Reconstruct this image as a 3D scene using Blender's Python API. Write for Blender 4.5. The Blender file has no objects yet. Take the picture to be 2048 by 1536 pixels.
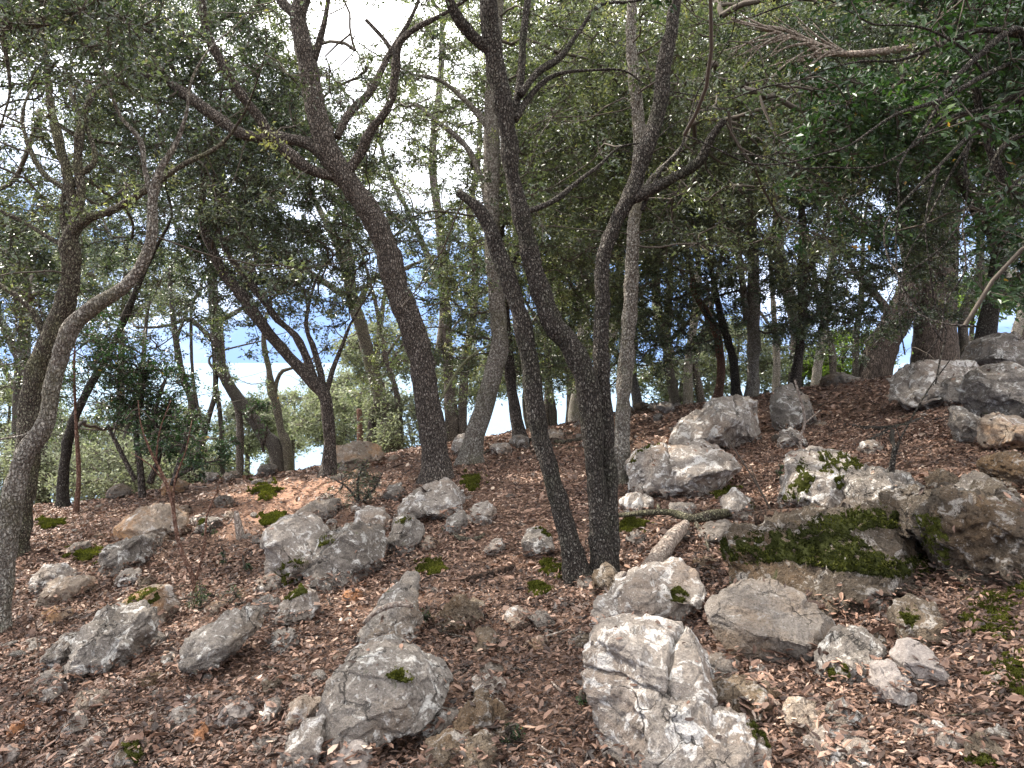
import bpy, bmesh, math, random
import numpy as np
from mathutils import Vector
R = math.radians
rng = np.random.default_rng(7)
random.seed(7)
sc = bpy.context.scene
col = sc.collection

# ------------------------------------------------------------------ camera
CAMZ = 1.6
FPX = 1577.0                      # focal length in pixels of a 2048 px wide picture
HZ = 720.0
PITCH = math.atan((768 - HZ) / FPX)
cd = bpy.data.cameras.new('camera')
cd.sensor_width = 36; cd.lens = 36 * FPX / 2048
cd.clip_start = 0.05; cd.clip_end = 60000
cam = bpy.data.objects.new('camera', cd); col.objects.link(cam)
cam.location = (0, 0, CAMZ); cam.rotation_euler = (math.pi / 2 - PITCH, 0, 0)
sc.camera = cam

# ------------------------------------------------------------------ light
SUN_EL, SUN_AZ = 47.0, -62.0       # azimuth in degrees clockwise from +Y (negative: to the left, ahead)
world = bpy.data.worlds.new('World'); sc.world = world; world.use_nodes = True
nt = world.node_tree; nt.nodes.clear()
sky = nt.nodes.new('ShaderNodeTexSky'); sky.sky_type = 'NISHITA'; sky.sun_disc = False
sky.sun_elevation = R(SUN_EL); sky.sun_rotation = R(SUN_AZ)
sky.air_density = 1.3; sky.dust_density = 2.0; sky.ozone_density = 1.5
tc = nt.nodes.new('ShaderNodeTexCoord')
sep = nt.nodes.new('ShaderNodeSeparateXYZ'); nt.links.new(tc.outputs['Generated'], sep.inputs[0])
cn = nt.nodes.new('ShaderNodeTexNoise'); cn.inputs['Scale'].default_value = 2.2; cn.inputs['Detail'].default_value = 6
mp = nt.nodes.new('ShaderNodeMapping'); mp.inputs['Scale'].default_value = (1, 1, 3)
nt.links.new(tc.outputs['Generated'], mp.inputs[0]); nt.links.new(mp.outputs[0], cn.inputs['Vector'])
el = nt.nodes.new('ShaderNodeMapRange'); el.inputs['From Min'].default_value = 0.13; el.inputs['From Max'].default_value = 0.42
nt.links.new(sep.outputs['Z'], el.inputs['Value'])
ad = nt.nodes.new('ShaderNodeMath'); ad.operation = 'MULTIPLY_ADD'
ad.inputs[1].default_value = 1.0
cr = nt.nodes.new('ShaderNodeMapRange'); cr.inputs['From Min'].default_value = .35; cr.inputs['From Max'].default_value = .65
cr.inputs['To Min'].default_value = -.22; cr.inputs['To Max'].default_value = .32
nt.links.new(cn.outputs['Fac'], cr.inputs['Value'])
nt.links.new(el.outputs[0], ad.inputs[0]); nt.links.new(cr.outputs[0], ad.inputs[2])
cl = nt.nodes.new('ShaderNodeClamp'); nt.links.new(ad.outputs[0], cl.inputs[0])
mx = nt.nodes.new('ShaderNodeMix'); mx.data_type = 'RGBA'
hz = nt.nodes.new('ShaderNodeMix'); hz.data_type = 'RGBA'; hz.inputs['Factor'].default_value = .97
nt.links.new(sky.outputs[0], hz.inputs['A']); hz.inputs['B'].default_value = (1.35, 2.15, 3.9, 1)
nt.links.new(cl.outputs[0], mx.inputs['Factor']); nt.links.new(hz.outputs['Result'], mx.inputs['A'])
mx.inputs['B'].default_value = (13.5, 13.3, 13.3, 1)
bg = nt.nodes.new('ShaderNodeBackground'); bg.inputs['Strength'].default_value = 0.12
wo = nt.nodes.new('ShaderNodeOutputWorld')
nt.links.new(mx.outputs['Result'], bg.inputs['Color']); nt.links.new(bg.outputs[0], wo.inputs[0])

sd = bpy.data.lights.new('sun', 'SUN'); sd.energy = 4.0; sd.angle = R(0.6); sd.color = (1, .93, .82)
sun = bpy.data.objects.new('sun', sd); col.objects.link(sun)
a, e = R(SUN_AZ), R(SUN_EL)
SUND = Vector((math.sin(a) * math.cos(e), math.cos(a) * math.cos(e), math.sin(e)))
sun.rotation_euler = SUND.to_track_quat('Z', 'Y').to_euler(); sun.location = SUND * 40

sc.view_settings.view_transform = 'Standard'; sc.view_settings.look = 'None'
sc.view_settings.gamma = 1; sc.view_settings.exposure = 1.75
sc.render.engine = 'CYCLES'
cy = sc.cycles
cy.use_denoising = True
cy.max_bounces = 6; cy.diffuse_bounces = 3; cy.glossy_bounces = 2; cy.transmission_bounces = 3; cy.transparent_max_bounces = 4
cy.sample_clamp_indirect = 6
try: cy.use_adaptive_sampling = True; cy.adaptive_threshold = 0.02
except Exception: pass

# ------------------------------------------------------------------ picture <-> world
UPV = np.array([0, math.sin(PITCH), math.cos(PITCH)]); FWD = np.array([0, math.cos(PITCH), -math.sin(PITCH)])
def pdir(px, py):
    px = np.asarray(px, float); py = np.asarray(py, float)
    d = np.zeros(px.shape + (3,)); d[..., 0] = px - 1024
    d += (768 - py)[..., None] * UPV + FPX * FWD
    return d
def pt(px, py, Y):
    d = pdir(px, py); return np.array([0, 0, CAMZ]) + d * (np.asarray(Y, float) / d[..., 1])[..., None]
def proj(P):
    Q = P - np.array([0, 0, CAMZ]); f = np.maximum(Q @ FWD, 1e-3)
    return 1024 + Q[:, 0] / f * FPX, 768 - (Q @ UPV) / f * FPX, f

# ------------------------------------------------------------------ numpy noise
def _h(i, j, k, s):
    n = (i * 374761393 + j * 668265263 + k * 2147483647 + s * 1274126177) & 0xffffffff
    n = ((n ^ (n >> 13)) * 1274126177) & 0xffffffff
    n = ((n ^ (n >> 16)) * 2246822519) & 0xffffffff
    return ((n ^ (n >> 15)) & 0xffff) / 32767.5 - 1
def vnoise(P, s=0):
    P = np.asarray(P, float); I = np.floor(P).astype(np.int64); f = P - I; f = f * f * f * (f * (f * 6 - 15) + 10)
    x, y, z = I[:, 0], I[:, 1], I[:, 2]; r = 0
    for a in (0, 1):
        wx = f[:, 0] if a else 1 - f[:, 0]
        for b in (0, 1):
            wy = f[:, 1] if b else 1 - f[:, 1]
            for c in (0, 1):
                wz = f[:, 2] if c else 1 - f[:, 2]
                r = r + wx * wy * wz * _h(x + a, y + b, z + c, s)
    return r
def fbm(P, s=0, oct=4, rid=False):
    r = 0; a = 1; t = 0; P = np.asarray(P, float)
    for o in range(oct):
        n = vnoise(P + 13.7 * o, s + o)
        if rid: n = 1 - 2 * np.abs(n)
        r = r + a * n; t += a; a *= .5; P = P * 2.03
    return r / t

def facet(P, s=0):
    I = np.floor(P).astype(np.int64); n = len(P); f1 = np.full(n, 9.); f2 = np.full(n, 9.); val = np.zeros(n)
    for a in (-1, 0, 1):
        for b in (-1, 0, 1):
            for c in (-1, 0, 1):
                x, y, z = I[:, 0] + a, I[:, 1] + b, I[:, 2] + c
                C = np.stack([x + .5 + .45 * _h(x, y, z, s), y + .5 + .45 * _h(x, y, z, s + 1), z + .5 + .45 * _h(x, y, z, s + 2)], 1)
                q = P - C; d = np.sqrt((q * q).sum(1)); v = .5 * _h(x, y, z, s + 3) + q[:, 0] * _h(x, y, z, s + 4) + q[:, 1] * _h(x, y, z, s + 5) + q[:, 2] * _h(x, y, z, s + 6)
                w = d < f1; f2 = np.where(w, f1, np.minimum(f2, d)); val = np.where(w, v, val); f1 = np.where(w, d, f1)
    e = np.clip((f2 - f1) / .12, 0, 1)
    return val * e * e * (3 - 2 * e), e
# ------------------------------------------------------------------ mesh helpers
def mesh_np(name, V, F, mats, attr=None, smooth=True):
    """F: int array (n,3) or (n,4)"""
    V = np.asarray(V, np.float32); F = np.asarray(F, np.int32)
    me = bpy.data.meshes.new(name)
    n, k = F.shape
    me.vertices.add(len(V)); me.vertices.foreach_set('co', V.ravel())
    me.loops.add(n * k); me.loops.foreach_set('vertex_index', F.ravel())
    me.polygons.add(n); me.polygons.foreach_set('loop_start', np.arange(0, n * k, k, dtype=np.int32))
    me.polygons.foreach_set('loop_total', np.full(n, k, np.int32))
    me.polygons.foreach_set('use_smooth', np.full(n, smooth, bool))
    if attr is not None:
        at = me.attributes.new('tint', 'FLOAT', 'FACE'); at.data.foreach_set('value', np.asarray(attr, np.float32))
    me.update(calc_edges=True)
    for m in (mats if isinstance(mats, (list, tuple)) else [mats]): me.materials.append(m)
    return me
def obj(name, me, parent=None, loc=None):
    o = bpy.data.objects.new(name, me); col.objects.link(o)
    if loc is not None: o.location = loc
    if parent is not None: o.parent = parent
    return o
def tag(o, label, cat, group=None, kind=None):
    if label: o['label'] = label
    if cat: o['category'] = cat
    if group: o['group'] = group
    if kind: o['kind'] = kind
    return o
def empty(name, loc):
    o = bpy.data.objects.new(name, None); col.objects.link(o); o.location = loc; o.empty_display_size = .1; return o

class MB:
    def __init__(s): s.V = []; s.F = []; s.n = 0; s.A = []
    def add(s, V, F, A=None):
        s.V.append(np.asarray(V, float)); s.F.append(np.asarray(F, int) + s.n); s.n += len(V)
        if A is not None: s.A.append(np.asarray(A, float))
    def build(s, name, mat, parent=None, origin=(0, 0, 0), smooth=True):
        V = np.concatenate(s.V) - np.asarray(origin); F = np.concatenate(s.F)
        return obj(name, mesh_np(name, V, F, mat, np.concatenate(s.A) if s.A else None, smooth), parent)

def spline(P, step):
    """Catmull-Rom through rows of P (any columns; the first three are xyz)"""
    P = np.asarray(P, float)
    if len(P) == 2: P = np.array([P[0], (P[0] + P[1]) / 2, P[1]])
    E = np.vstack([2 * P[0] - P[1], P, 2 * P[-1] - P[-2]]); out = []
    for i in range(1, len(E) - 2):
        n = max(2, int(np.linalg.norm(E[i + 1, :3] - E[i, :3]) / step)); t = np.linspace(0, 1, n, endpoint=False)[:, None]
        a, b, c, d = E[i - 1], E[i], E[i + 1], E[i + 2]
        out.append(.5 * ((2 * b) + (-a + c) * t + (2 * a - 5 * b + 4 * c - d) * t ** 2 + (-a + 3 * b - 3 * c + d) * t ** 3))
    out.append(E[-2][None]); return np.vstack(out)

def tube(mb, C, r, sides=10, rough=.0, seed=0, cap=True):
    """quads round a path C with radii r"""
    C = np.asarray(C, float); r = np.asarray(r, float); n = len(C)
    T = np.gradient(C, axis=0); T /= np.linalg.norm(T, axis=1)[:, None] + 1e-9
    u = np.cross(T[0], [0.31, .9, .2]); u /= np.linalg.norm(u); U = []
    for i in range(n):
        u = u - T[i] * (u @ T[i]); u /= np.linalg.norm(u) + 1e-9; U.append(u)
    U = np.array(U); W = np.cross(T, U)
    th = np.linspace(0, 2 * math.pi, sides, endpoint=False)
    D = U[:, None] * np.cos(th)[None, :, None] + W[:, None] * np.sin(th)[None, :, None]
    V = C[:, None] + D * r[:, None, None]
    if rough:
        q = V.reshape(-1, 3); s = rough * (.6 * fbm(q * 5, seed, 3) + .9 * np.clip(fbm(q * 8, seed + 21, 2) - .28, 0, 1) + .45 * fbm(q * np.array([16, 16, 9]), seed + 5, 2))
        V = V + D * (s.reshape(n, sides) * np.minimum(r, .07 + .15 * r)[:, None])[..., None]
    i = np.arange(n - 1)[:, None] * sides; j = np.arange(sides)[None]; k = (j + 1) % sides
    F = np.stack([i + j, i + k, i + sides + k, i + sides + j], -1).reshape(-1, 4)
    V = V.reshape(-1, 3)
    if cap:
        m = len(V); V = np.vstack([V, C[-1] + T[-1] * r[-1] * .3, C[0]])
        j = np.arange(sides); k = (j + 1) % sides; b = (n - 1) * sides
        F = np.vstack([F, np.stack([b + j, b + k, np.full(sides, m), np.full(sides, m)], -1), np.stack([k, j, np.full(sides, m + 1), np.full(sides, m + 1)], -1)])
    mb.add(V, F)
def degen(F): return F

# ------------------------------------------------------------------ node helper
class N:
    def __init__(s, name):
        s.m = bpy.data.materials.new(name); s.m.use_nodes = True; s.t = s.m.node_tree; s.t.nodes.clear()
        s.out = s.t.nodes.new('ShaderNodeOutputMaterial'); s.tc = s.t.nodes.new('ShaderNodeTexCoord')
    def n(s, typ, ins=None, **kw):
        d = s.t.nodes.new('ShaderNode' + typ)
        for k, v in kw.items(): setattr(d, k, v)
        for k, v in (ins or {}).items():
            i = d.inputs[k]
            if isinstance(v, bpy.types.NodeSocket): s.t.links.new(v, i)
            else: i.default_value = v
        return d
    def vec(s, scale=(1, 1, 1), rnd=False):
        o = s.tc.outputs['Object']
        if rnd:
            oi = s.n('ObjectInfo'); v = s.n('VectorMath', {0: (17, 31, 23), 'Scale': oi.outputs['Random']}, operation='SCALE')
            o = s.n('VectorMath', {0: o, 1: v.outputs[0]}, operation='ADD').outputs[0]
        return s.n('Mapping', {'Vector': o, 'Scale': scale}).outputs[0]
    def noise(s, v, sc_, det=4, rough=.55, dist=0):
        return s.n('TexNoise', {'Vector': v, 'Scale': sc_, 'Detail': det, 'Roughness': rough, 'Distortion': dist}).outputs['Fac']
    def ramp(s, f, pts, const=False):
        d = s.n('ValToRGB', {'Fac': f}); c = d.color_ramp
        if const: c.interpolation = 'CONSTANT'
        while len(c.elements) < len(pts): c.elements.new(.5)
        for e_, (p, q) in zip(c.elements, pts): e_.position = p; e_.color = (*q, 1) if isinstance(q, tuple) else (q, q, q, 1)
        return d.outputs['Color']
    def mix(s, f, a, b, typ='MIX'):
        d = s.n('Mix', data_type='RGBA', blend_type=typ)
        for k, v in (('Factor', f), ('A', a), ('B', b)):
            if isinstance(v, bpy.types.NodeSocket): s.t.links.new(v, d.inputs[k])
            elif k == 'Factor': d.inputs[k].default_value = v
            else: d.inputs[k].default_value = (*v, 1)
        return d.outputs['Result']
    def math(s, op, a, b=0.0):
        d = s.n('Math', {0: a, 1: b}, operation=op); return d.outputs[0]
    def bump(s, h, strength, dist, nrm=None):
        ins = {'Height': h, 'Strength': strength, 'Distance': dist}
        if nrm is not None: ins['Normal'] = nrm
        return s.n('Bump', ins).outputs[0]
    def done(s, colr, rough=.9, nrm=None, spec=.25, sheen=0):
        b = s.n('BsdfPrincipled', {'Base Color': colr if isinstance(colr, bpy.types.NodeSocket) else (*colr, 1), 'Roughness': rough, 'Specular IOR Level': spec})
        if nrm is not None: s.t.links.new(nrm, b.inputs['Normal'])
        s.t.links.new(b.outputs[0], s.out.inputs[0]); s.bsdf = b
        return s.m

def bark_mat(name, dark, mid, pale, amt, green=None, vscale=1.0, crack=.5, vs=.45):
    k = N(name); v = k.vec((1, 1, vs)); v2 = k.vec((1, 1, 1))
    vo = k.n('TexVoronoi', {'Vector': k.n('VectorMath', {0: v, 1: k.n('VectorMath', {0: k.n('TexNoise', {'Vector': v2, 'Scale': 22, 'Detail': 2}).outputs['Color'], 'Scale': .03}, operation='SCALE').outputs[0]}, operation='ADD').outputs[0], 'Scale': 42 * vscale}, feature='DISTANCE_TO_EDGE')
    e = k.ramp(vo.outputs['Distance'], [(0.0, 0.0), (.22, 1.0)])
    n1 = k.noise(v2, 5, 5, .6); n2 = k.noise(v2, 60, 3, .7); n3 = k.noise(v2, 48, 4, .7, .5)
    c = k.mix(k.ramp(n1, [(.3, 0.0), (.7, 1.0)]), dark, mid)
    c = k.mix(k.ramp(n2, [(.35, 0.0), (.75, .8)]), c, mid)
    c = k.mix(k.ramp(n3, [(.62 - amt * .3, 0.0), (.70 - amt * .22, 1.0)]), c, pale)
    if green: c = k.mix(k.ramp(k.noise(v2, 3.1, 5, .65), [(.5, 0.0), (.66, .7)]), c, green)
    c = k.mix(k.math('MULTIPLY', k.math('SUBTRACT', 1.0, e), crack), c, (.012, .010, .009))
    h = k.math('ADD', k.math('MULTIPLY', e, 1.0), k.math('MULTIPLY', n2, .5))
    return k.done(c, .95, k.bump(h, 1.0, .012), .15)

def leaf_mat(name, pts, transl, trc, rough=.42, spec=.5):
    k = N(name); at = k.n('Attribute', attribute_name='tint').outputs['Fac']
    c = k.ramp(at, pts)
    b = k.n('BsdfPrincipled', {'Base Color': c, 'Roughness': rough, 'Specular IOR Level': spec})
    t = k.n('BsdfTranslucent', {'Color': k.mix(1.0, c, trc, 'MULTIPLY')})
    m = k.n('MixShader', {0: transl, 1: b.outputs[0], 2: t.outputs[0]})
    k.t.links.new(m.outputs[0], k.out.inputs[0]); return k.m

M = {}
M['bark_dark'] = bark_mat('bark_dark', (.038, .031, .027), (.085, .073, .063), (.22, .205, .18), .28, (.06, .062, .042), 1.5, .85)
M['bark_brown'] = bark_mat('bark_brown', (.062, .050, .043), (.135, .112, .096), (.33, .30, .27), .25, None, 1.1, .9)
M['bark_pale'] = bark_mat('bark_pale', (.085, .07, .057), (.17, .145, .122), (.36, .34, .30), .5, (.16, .15, .10), 1.2, .45)
M['bark_moss'] = bark_mat('bark_moss', (.05, .040, .034), (.11, .09, .072), (.27, .26, .19), .4, (.14, .14, .075), 1.2, .75)
M['bark_pine'] = bark_mat('bark_pine', (.034, .026, .022), (.078, .060, .050), (.15, .125, .11), .25, None, .62, .95, .16)
M['bark_red'] = bark_mat('bark_red', (.08, .04, .028), (.19, .105, .075), (.28, .2, .16), .25, None, .8, .3)
M['twig'] = N('twig').done((.075, .062, .05), .9)
M['twig_moss'] = N('twig_moss').done((.15, .15, .09), .95)
M['deadwood'] = bark_mat('deadwood', (.16, .12, .10), (.30, .24, .20), (.45, .40, .35), .4, None, .6, .3)
M['rot'] = bark_mat('rot', (.02, .014, .011), (.07, .042, .03), (.16, .10, .07), .1, None, .5, .8)
G = [(0, (.018, .026, .016)), (.35, (.038, .055, .034)), (.7, (.078, .10, .062)), (.93, (.15, .18, .115)), (1, (.25, .22, .09))]
M['oak'] = leaf_mat('oak_leaf', G, .28, (1.5, 1.7, .8), .33, .6)
M['oak_olive'] = leaf_mat('oak_leaf_olive', [(0, (.028, .038, .022)), (.4, (.072, .088, .050)), (.75, (.16, .185, .105)), (1, (.29, .28, .13))], .32, (1.4, 1.55, .75), .35, .6)
M['green'] = leaf_mat('arbutus_leaf', [(0, (.012, .024, .011)), (.5, (.026, .052, .021)), (.9, (.055, .10, .038)), (.97, (.10, .15, .05)), (1, (.36, .19, .04))], .24, (1.2, 1.7, .6), .42, .4)
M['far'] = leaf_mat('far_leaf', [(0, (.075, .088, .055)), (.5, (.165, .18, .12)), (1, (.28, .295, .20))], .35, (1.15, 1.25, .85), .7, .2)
M['pineleaf'] = leaf_mat('pine_needle', [(0, (.06, .10, .02)), (1, (.20, .28, .07))], .3, (1.4, 1.7, .5), .7, .2)
M['litter'] = leaf_mat('litter_leaf', [(0, (.022, .015, .013)), (.25, (.064, .040, .031)), (.50, (.140, .084, .062)), (.72, (.27, .165, .12)), (.89, (.34, .22, .16)), (1, (.54, .42, .33))], .08, (1.2, 1, .8), .55, .35)
M['moss_yellow'] = leaf_mat('moss_yellow', [(0, (.02, .022, .006)), (.45, (.055, .060, .012)), (.8, (.12, .125, .025)), (1, (.2, .19, .05))], .25, (1.3, 1.4, .5), .9, .1)
M['mossy'] = leaf_mat('moss', [(0, (.010, .012, .004)), (.45, (.030, .034, .008)), (.8, (.070, .074, .018)), (1, (.13, .125, .035))], .2, (1.3, 1.5, .5), .9, .1)

def rock_mat(name, a, b, lich, lamt, stain, samt, pit, bumpd=.02, pits=.5, green=0.0):
    k = N(name); v = k.vec((1, 1, 1), True)
    n1 = k.noise(v, 3.0, 6, .62, .3); n2 = k.noise(v, 9, 7, .68, .6); n3 = k.noise(v, 38, 5, .7); n4 = k.noise(v, 130, 3, .7)
    c = k.mix(k.ramp(n1, [(.35, 0.0), (.65, 1.0)]), a, b)
    c = k.mix(k.math('MULTIPLY', k.ramp(n3, [(.3, 1.0), (.55, 0.0)]), .55), c, tuple(x * .5 for x in a))
    s1 = k.noise(k.vec((.8, .8, 1.6), True), 2.1, 5, .65, .4)
    c = k.mix(k.ramp(s1, [(.60 - samt * .25, 0.0), (.78 - samt * .25, .85)]), c, stain)
    c = k.mix(k.ramp(n2, [(.62 - lamt * .2, 0.0), (.67 - lamt * .18, .9)]), c, lich)
    if green: c = k.mix(k.ramp(k.noise(v, 5, 6, .7, 1), [(.70 - green * .25, 0.0), (.78 - green * .25, .8)]), c, (.055, .065, .022))
    vo = k.n('TexVoronoi', {'Vector': v, 'Scale': 26.0}).outputs['Distance']
    c = k.mix(k.math('MULTIPLY', k.ramp(k.math('ADD', vo, n3), [(.52, 1.0), (.72, 0.0)]), pits), c, pit)
    c = k.mix(k.math('MULTIPLY', k.ramp(n4, [(.34, 1.0), (.52, 0.0)]), .6), c, pit)
    dv = k.n('VectorMath', {0: v, 1: k.n('VectorMath', {0: k.n('TexNoise', {'Vector': v, 'Scale': 7, 'Detail': 4}).outputs['Color'], 'Scale': .22}, operation='SCALE').outputs[0]}, operation='ADD').outputs[0]
    ce = k.n('TexVoronoi', {'Vector': dv, 'Scale': 4.2}, feature='DISTANCE_TO_EDGE').outputs['Distance']
    cf = k.math('MULTIPLY', k.ramp(ce, [(0.0, 1.0), (.022, 0.0)]), k.ramp(k.noise(v, 2.3, 3), [(.50, 0.0), (.58, .85)]))
    c = k.mix(cf, c, tuple(x * .4 for x in pit))
    sp = k.n('TexVoronoi', {'Vector': dv, 'Scale': 21.0}); c = k.mix(k.math('MULTIPLY', k.ramp(sp.outputs['Distance'], [(.22, .75), (.27, 0.0)]), k.ramp(k.noise(v, 4.4, 3), [(.5, 0.0), (.56, lamt + .3)])), c, lich)
    n5 = k.noise(v, 62, 4, .75, .4)
    c = k.mix(k.ramp(n5, [(.60, 0.0), (.66, .55)]), c, lich)
    c = k.mix(k.ramp(n5, [(.33, .75), (.40, 0.0)]), c, pit)
    h = k.math('ADD', k.math('MULTIPLY', n2, 1.2), k.math('MULTIPLY', cf, -.5))
    h = k.math('ADD', h, k.math('ADD', k.math('MULTIPLY', n3, .6), k.math('MULTIPLY', n4, .16)))
    return k.done(c, .93, k.bump(h, .9, bumpd * 2.2), .2)
M['lime'] = rock_mat('limestone_pale', (.225, .19, .162), (.34, .30, .265), (.62, .59, .56), .46, (.28, .20, .145), .35, (.09, .08, .07))
M['grey'] = rock_mat('limestone_grey', (.15, .128, .110), (.25, .222, .198), (.55, .53, .50), .34, (.2, .15, .11), .35, (.06, .055, .05), green=.3)
M['tufa'] = rock_mat('tufa_brown', (.12, .09, .065), (.22, .175, .13), (.40, .365, .33), .34, (.17, .105, .055), .5, (.035, .026, .02), .035, .9, green=.25)
M['darktufa'] = rock_mat('tufa_dark', (.075, .058, .043), (.15, .122, .094), (.36, .33, .30), .3, (.12, .075, .04), .4, (.02, .015, .012), .035, .9, green=.3)
M['tan'] = rock_mat('stone_tan', (.24, .19, .15), (.34, .28, .225), (.48, .44, .41), .25, (.38, .21, .10), .55, (.14, .1, .07))
M['rust'] = rock_mat('stone_rust', (.30, .13, .06), (.42, .22, .12), (.5, .36, .26), .1, (.30, .12, .05), .5, (.1, .05, .03))
M['smooth'] = rock_mat('stone_smooth', (.21, .182, .168), (.275, .242, .222), (.40, .375, .35), .1, (.22, .17, .14), .2, (.12, .1, .09), .008, .25)
M['brown'] = rock_mat('limestone_brown', (.17, .145, .125), (.25, .22, .195), (.34, .32, .30), .08, (.20, .13, .075), .45, (.06, .05, .04), .02, .35)
# ------------------------------------------------------------------ the ground
CP = [(-250,1700,3.1),(0,1536,3.5),(500,1536,3.2),(1024,1536,3.0),(1500,1536,2.75),(2048,1536,2.45),(2400,1700,1.9),(1024,1800,2.2),
 (0,1300,5.2),(500,1300,4.7),(1024,1300,4.2),(1500,1300,3.8),(2048,1300,3.25),(2500,1300,2.9),
 (0,1150,6.8),(500,1150,6.3),(1024,1160,5.5),(1500,1160,4.9),(2048,1160,4.0),
 (-200,1080,8.2),(200,1060,8.3),(600,1060,7.6),(1024,1060,6.9),(1500,1040,6.2),(2048,1050,4.9),
 (0,1015,9.6),(300,985,10.2),(600,970,9.6),(870,965,8.6),(1240,960,8.0),(1600,960,7.2),(2000,920,6.3),(2500,900,6),
 (450,940,11.5),(650,930,11.8),(800,905,12.3),(1024,890,12.5),(1300,890,10.8),(1600,880,9.3),(1950,850,7.6),
 (900,872,14.5),(1100,845,15.5),(1300,815,15.5),(1450,805,14.5),(1500,795,13.5),(1700,770,14),(1900,742,13.2),(2048,700,12),(2300,640,12)]
cp = np.array(CP, float); W_ = pt(cp[:, 0], cp[:, 1], cp[:, 2])
def _phi(d): return d * d * np.log(d + 1e-6)
_n = len(W_); _D = np.linalg.norm(W_[:, None, :2] - W_[None, :, :2], axis=2)
_A = np.zeros((_n + 3, _n + 3)); _A[:_n, :_n] = _phi(_D) + np.eye(_n) * .25
_A[:_n, _n] = 1; _A[:_n, _n + 1:] = W_[:, :2]; _A[_n, :_n] = 1; _A[_n + 1:, :_n] = W_[:, :2].T
_C = np.linalg.solve(_A, np.concatenate([W_[:, 2], [0, 0, 0]]))
def height(x, y, fine=True):
    x = np.asarray(x, float); y = np.asarray(y, float); sh = np.broadcast(x, y).shape
    x = np.broadcast_to(x, sh).ravel(); y = np.broadcast_to(y, sh).ravel()
    yc = np.interp(x, [-12, -5.5, -3, 0, 2, 6, 9, 14], [8.5, 10.6, 12.5, 15.6, 16.5, 16.5, 14.5, 13])
    t = y - yc; over = np.where(t > 6, t, np.log1p(np.exp(np.clip(t * 1.5, -30, 9))) / 1.5)
    xx = np.clip(x, -8, 9.5); yy = np.clip(y, 1.6, None); yy = np.where(y > yc, yc, yy)
    r = np.zeros(len(xx))
    for i in range(0, len(xx), 20000):
        s = slice(i, i + 20000)
        d = np.hypot(xx[s, None] - W_[None, :, 0], yy[s, None] - W_[None, :, 1])
        r[s] = _phi(d) @ _C[:_n] + _C[_n] + _C[_n + 1] * xx[s] + _C[_n + 2] * yy[s]
    r += -(x - xx) ** 2 * 0.0 + np.where(x < -8, (x + 8) * .1, 0) + np.where(x > 9.5, (x - 9.5) * .12, 0) * (y < 60)
    r -= .34 * over
    r = np.where(y > 60, r - 0, r)
    if fine:
        P = np.stack([x, y, np.zeros_like(x)], 1)
        nr = y < 30
        q = np.zeros(len(x)); q[nr] = .05 * fbm(P[nr] * 1.1, 3, 3) + .018 * fbm(P[nr] * 6, 9, 3)
        r = r + q + np.where(y > 22, 1.5 * vnoise(P * .05, 5) * np.clip((y - 22) / 30, 0, 1), 0)
    return r.reshape(sh)
HIT = [True]
def ground_hit(px, py, y0=1.6, y1=22):
    Ys = np.arange(y0, y1, .04); P = pt(np.full(len(Ys), px), np.full(len(Ys), py), Ys)
    below = P[:, 2] < height(P[:, 0], P[:, 1])
    i = int(np.argmax(below)) if below.any() else len(Ys) - 1
    HIT[0] = bool(below.any()) and P[i][1] < 17.5
    return P[i]

xs = np.unique(np.concatenate([-np.geomspace(10, 9000, 40), np.arange(-10, 11, .055), np.geomspace(11, 9000, 40)]))
ys = np.unique(np.concatenate([-np.geomspace(.6, 60, 14), np.arange(-.5, 1.5, .3), np.arange(1.5, 17, .055), np.geomspace(17, 720, 60)]))
X, Yg = np.meshgrid(xs, ys); Z = height(X, Yg)
V = np.stack([X.ravel(), Yg.ravel(), Z.ravel()], 1); nx = len(xs)
i, j = np.meshgrid(np.arange(len(ys) - 1), np.arange(nx - 1), indexing='ij'); b = (i * nx + j).ravel()
k = N('forest_floor'); v = k.vec()
n1 = k.noise(v, .8, 5, .6); n2 = k.noise(v, 24, 5, .75); n3 = k.noise(v, 70, 3, .7); n4 = k.noise(v, 2.6, 5, .65, .5)
c = k.ramp(k.math('ADD', k.math('MULTIPLY', n2, .6), k.math('MULTIPLY', n3, .4)), [(.36, (.035, .023, .018)), (.5, (.11, .068, .05)), (.58, (.22, .14, .10)), (.68, (.34, .24, .18))])
c = k.mix(k.ramp(n4, [(.55, 0.0), (.72, .55)]), c, (.15, .07, .04))
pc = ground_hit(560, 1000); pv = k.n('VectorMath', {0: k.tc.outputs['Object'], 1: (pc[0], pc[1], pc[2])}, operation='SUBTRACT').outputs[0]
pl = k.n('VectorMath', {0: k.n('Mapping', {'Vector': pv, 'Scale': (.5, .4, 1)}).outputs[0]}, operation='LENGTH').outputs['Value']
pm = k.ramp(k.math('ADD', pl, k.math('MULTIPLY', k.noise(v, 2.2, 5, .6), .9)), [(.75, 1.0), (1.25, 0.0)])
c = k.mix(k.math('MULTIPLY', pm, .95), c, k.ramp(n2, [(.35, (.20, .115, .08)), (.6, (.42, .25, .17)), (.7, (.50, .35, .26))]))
far = k.n('SeparateXYZ', {0: k.tc.outputs['Object']}).outputs['Y']
fm = k.n('MapRange', {'Value': far, 'From Min': 17.0, 'From Max': 23.0}).outputs[0]
c = k.mix(fm, c, k.ramp(k.noise(v, .35, 8, .7), [(.35, (.07, .085, .045)), (.6, (.17, .185, .10)), (.75, (.27, .26, .17))]))
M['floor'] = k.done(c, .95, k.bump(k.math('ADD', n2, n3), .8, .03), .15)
g = obj('ground', mesh_np('ground', V, np.stack([b, b + 1, b + nx + 1, b + nx], 1), M['floor'])); g['kind'] = 'structure'
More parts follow.
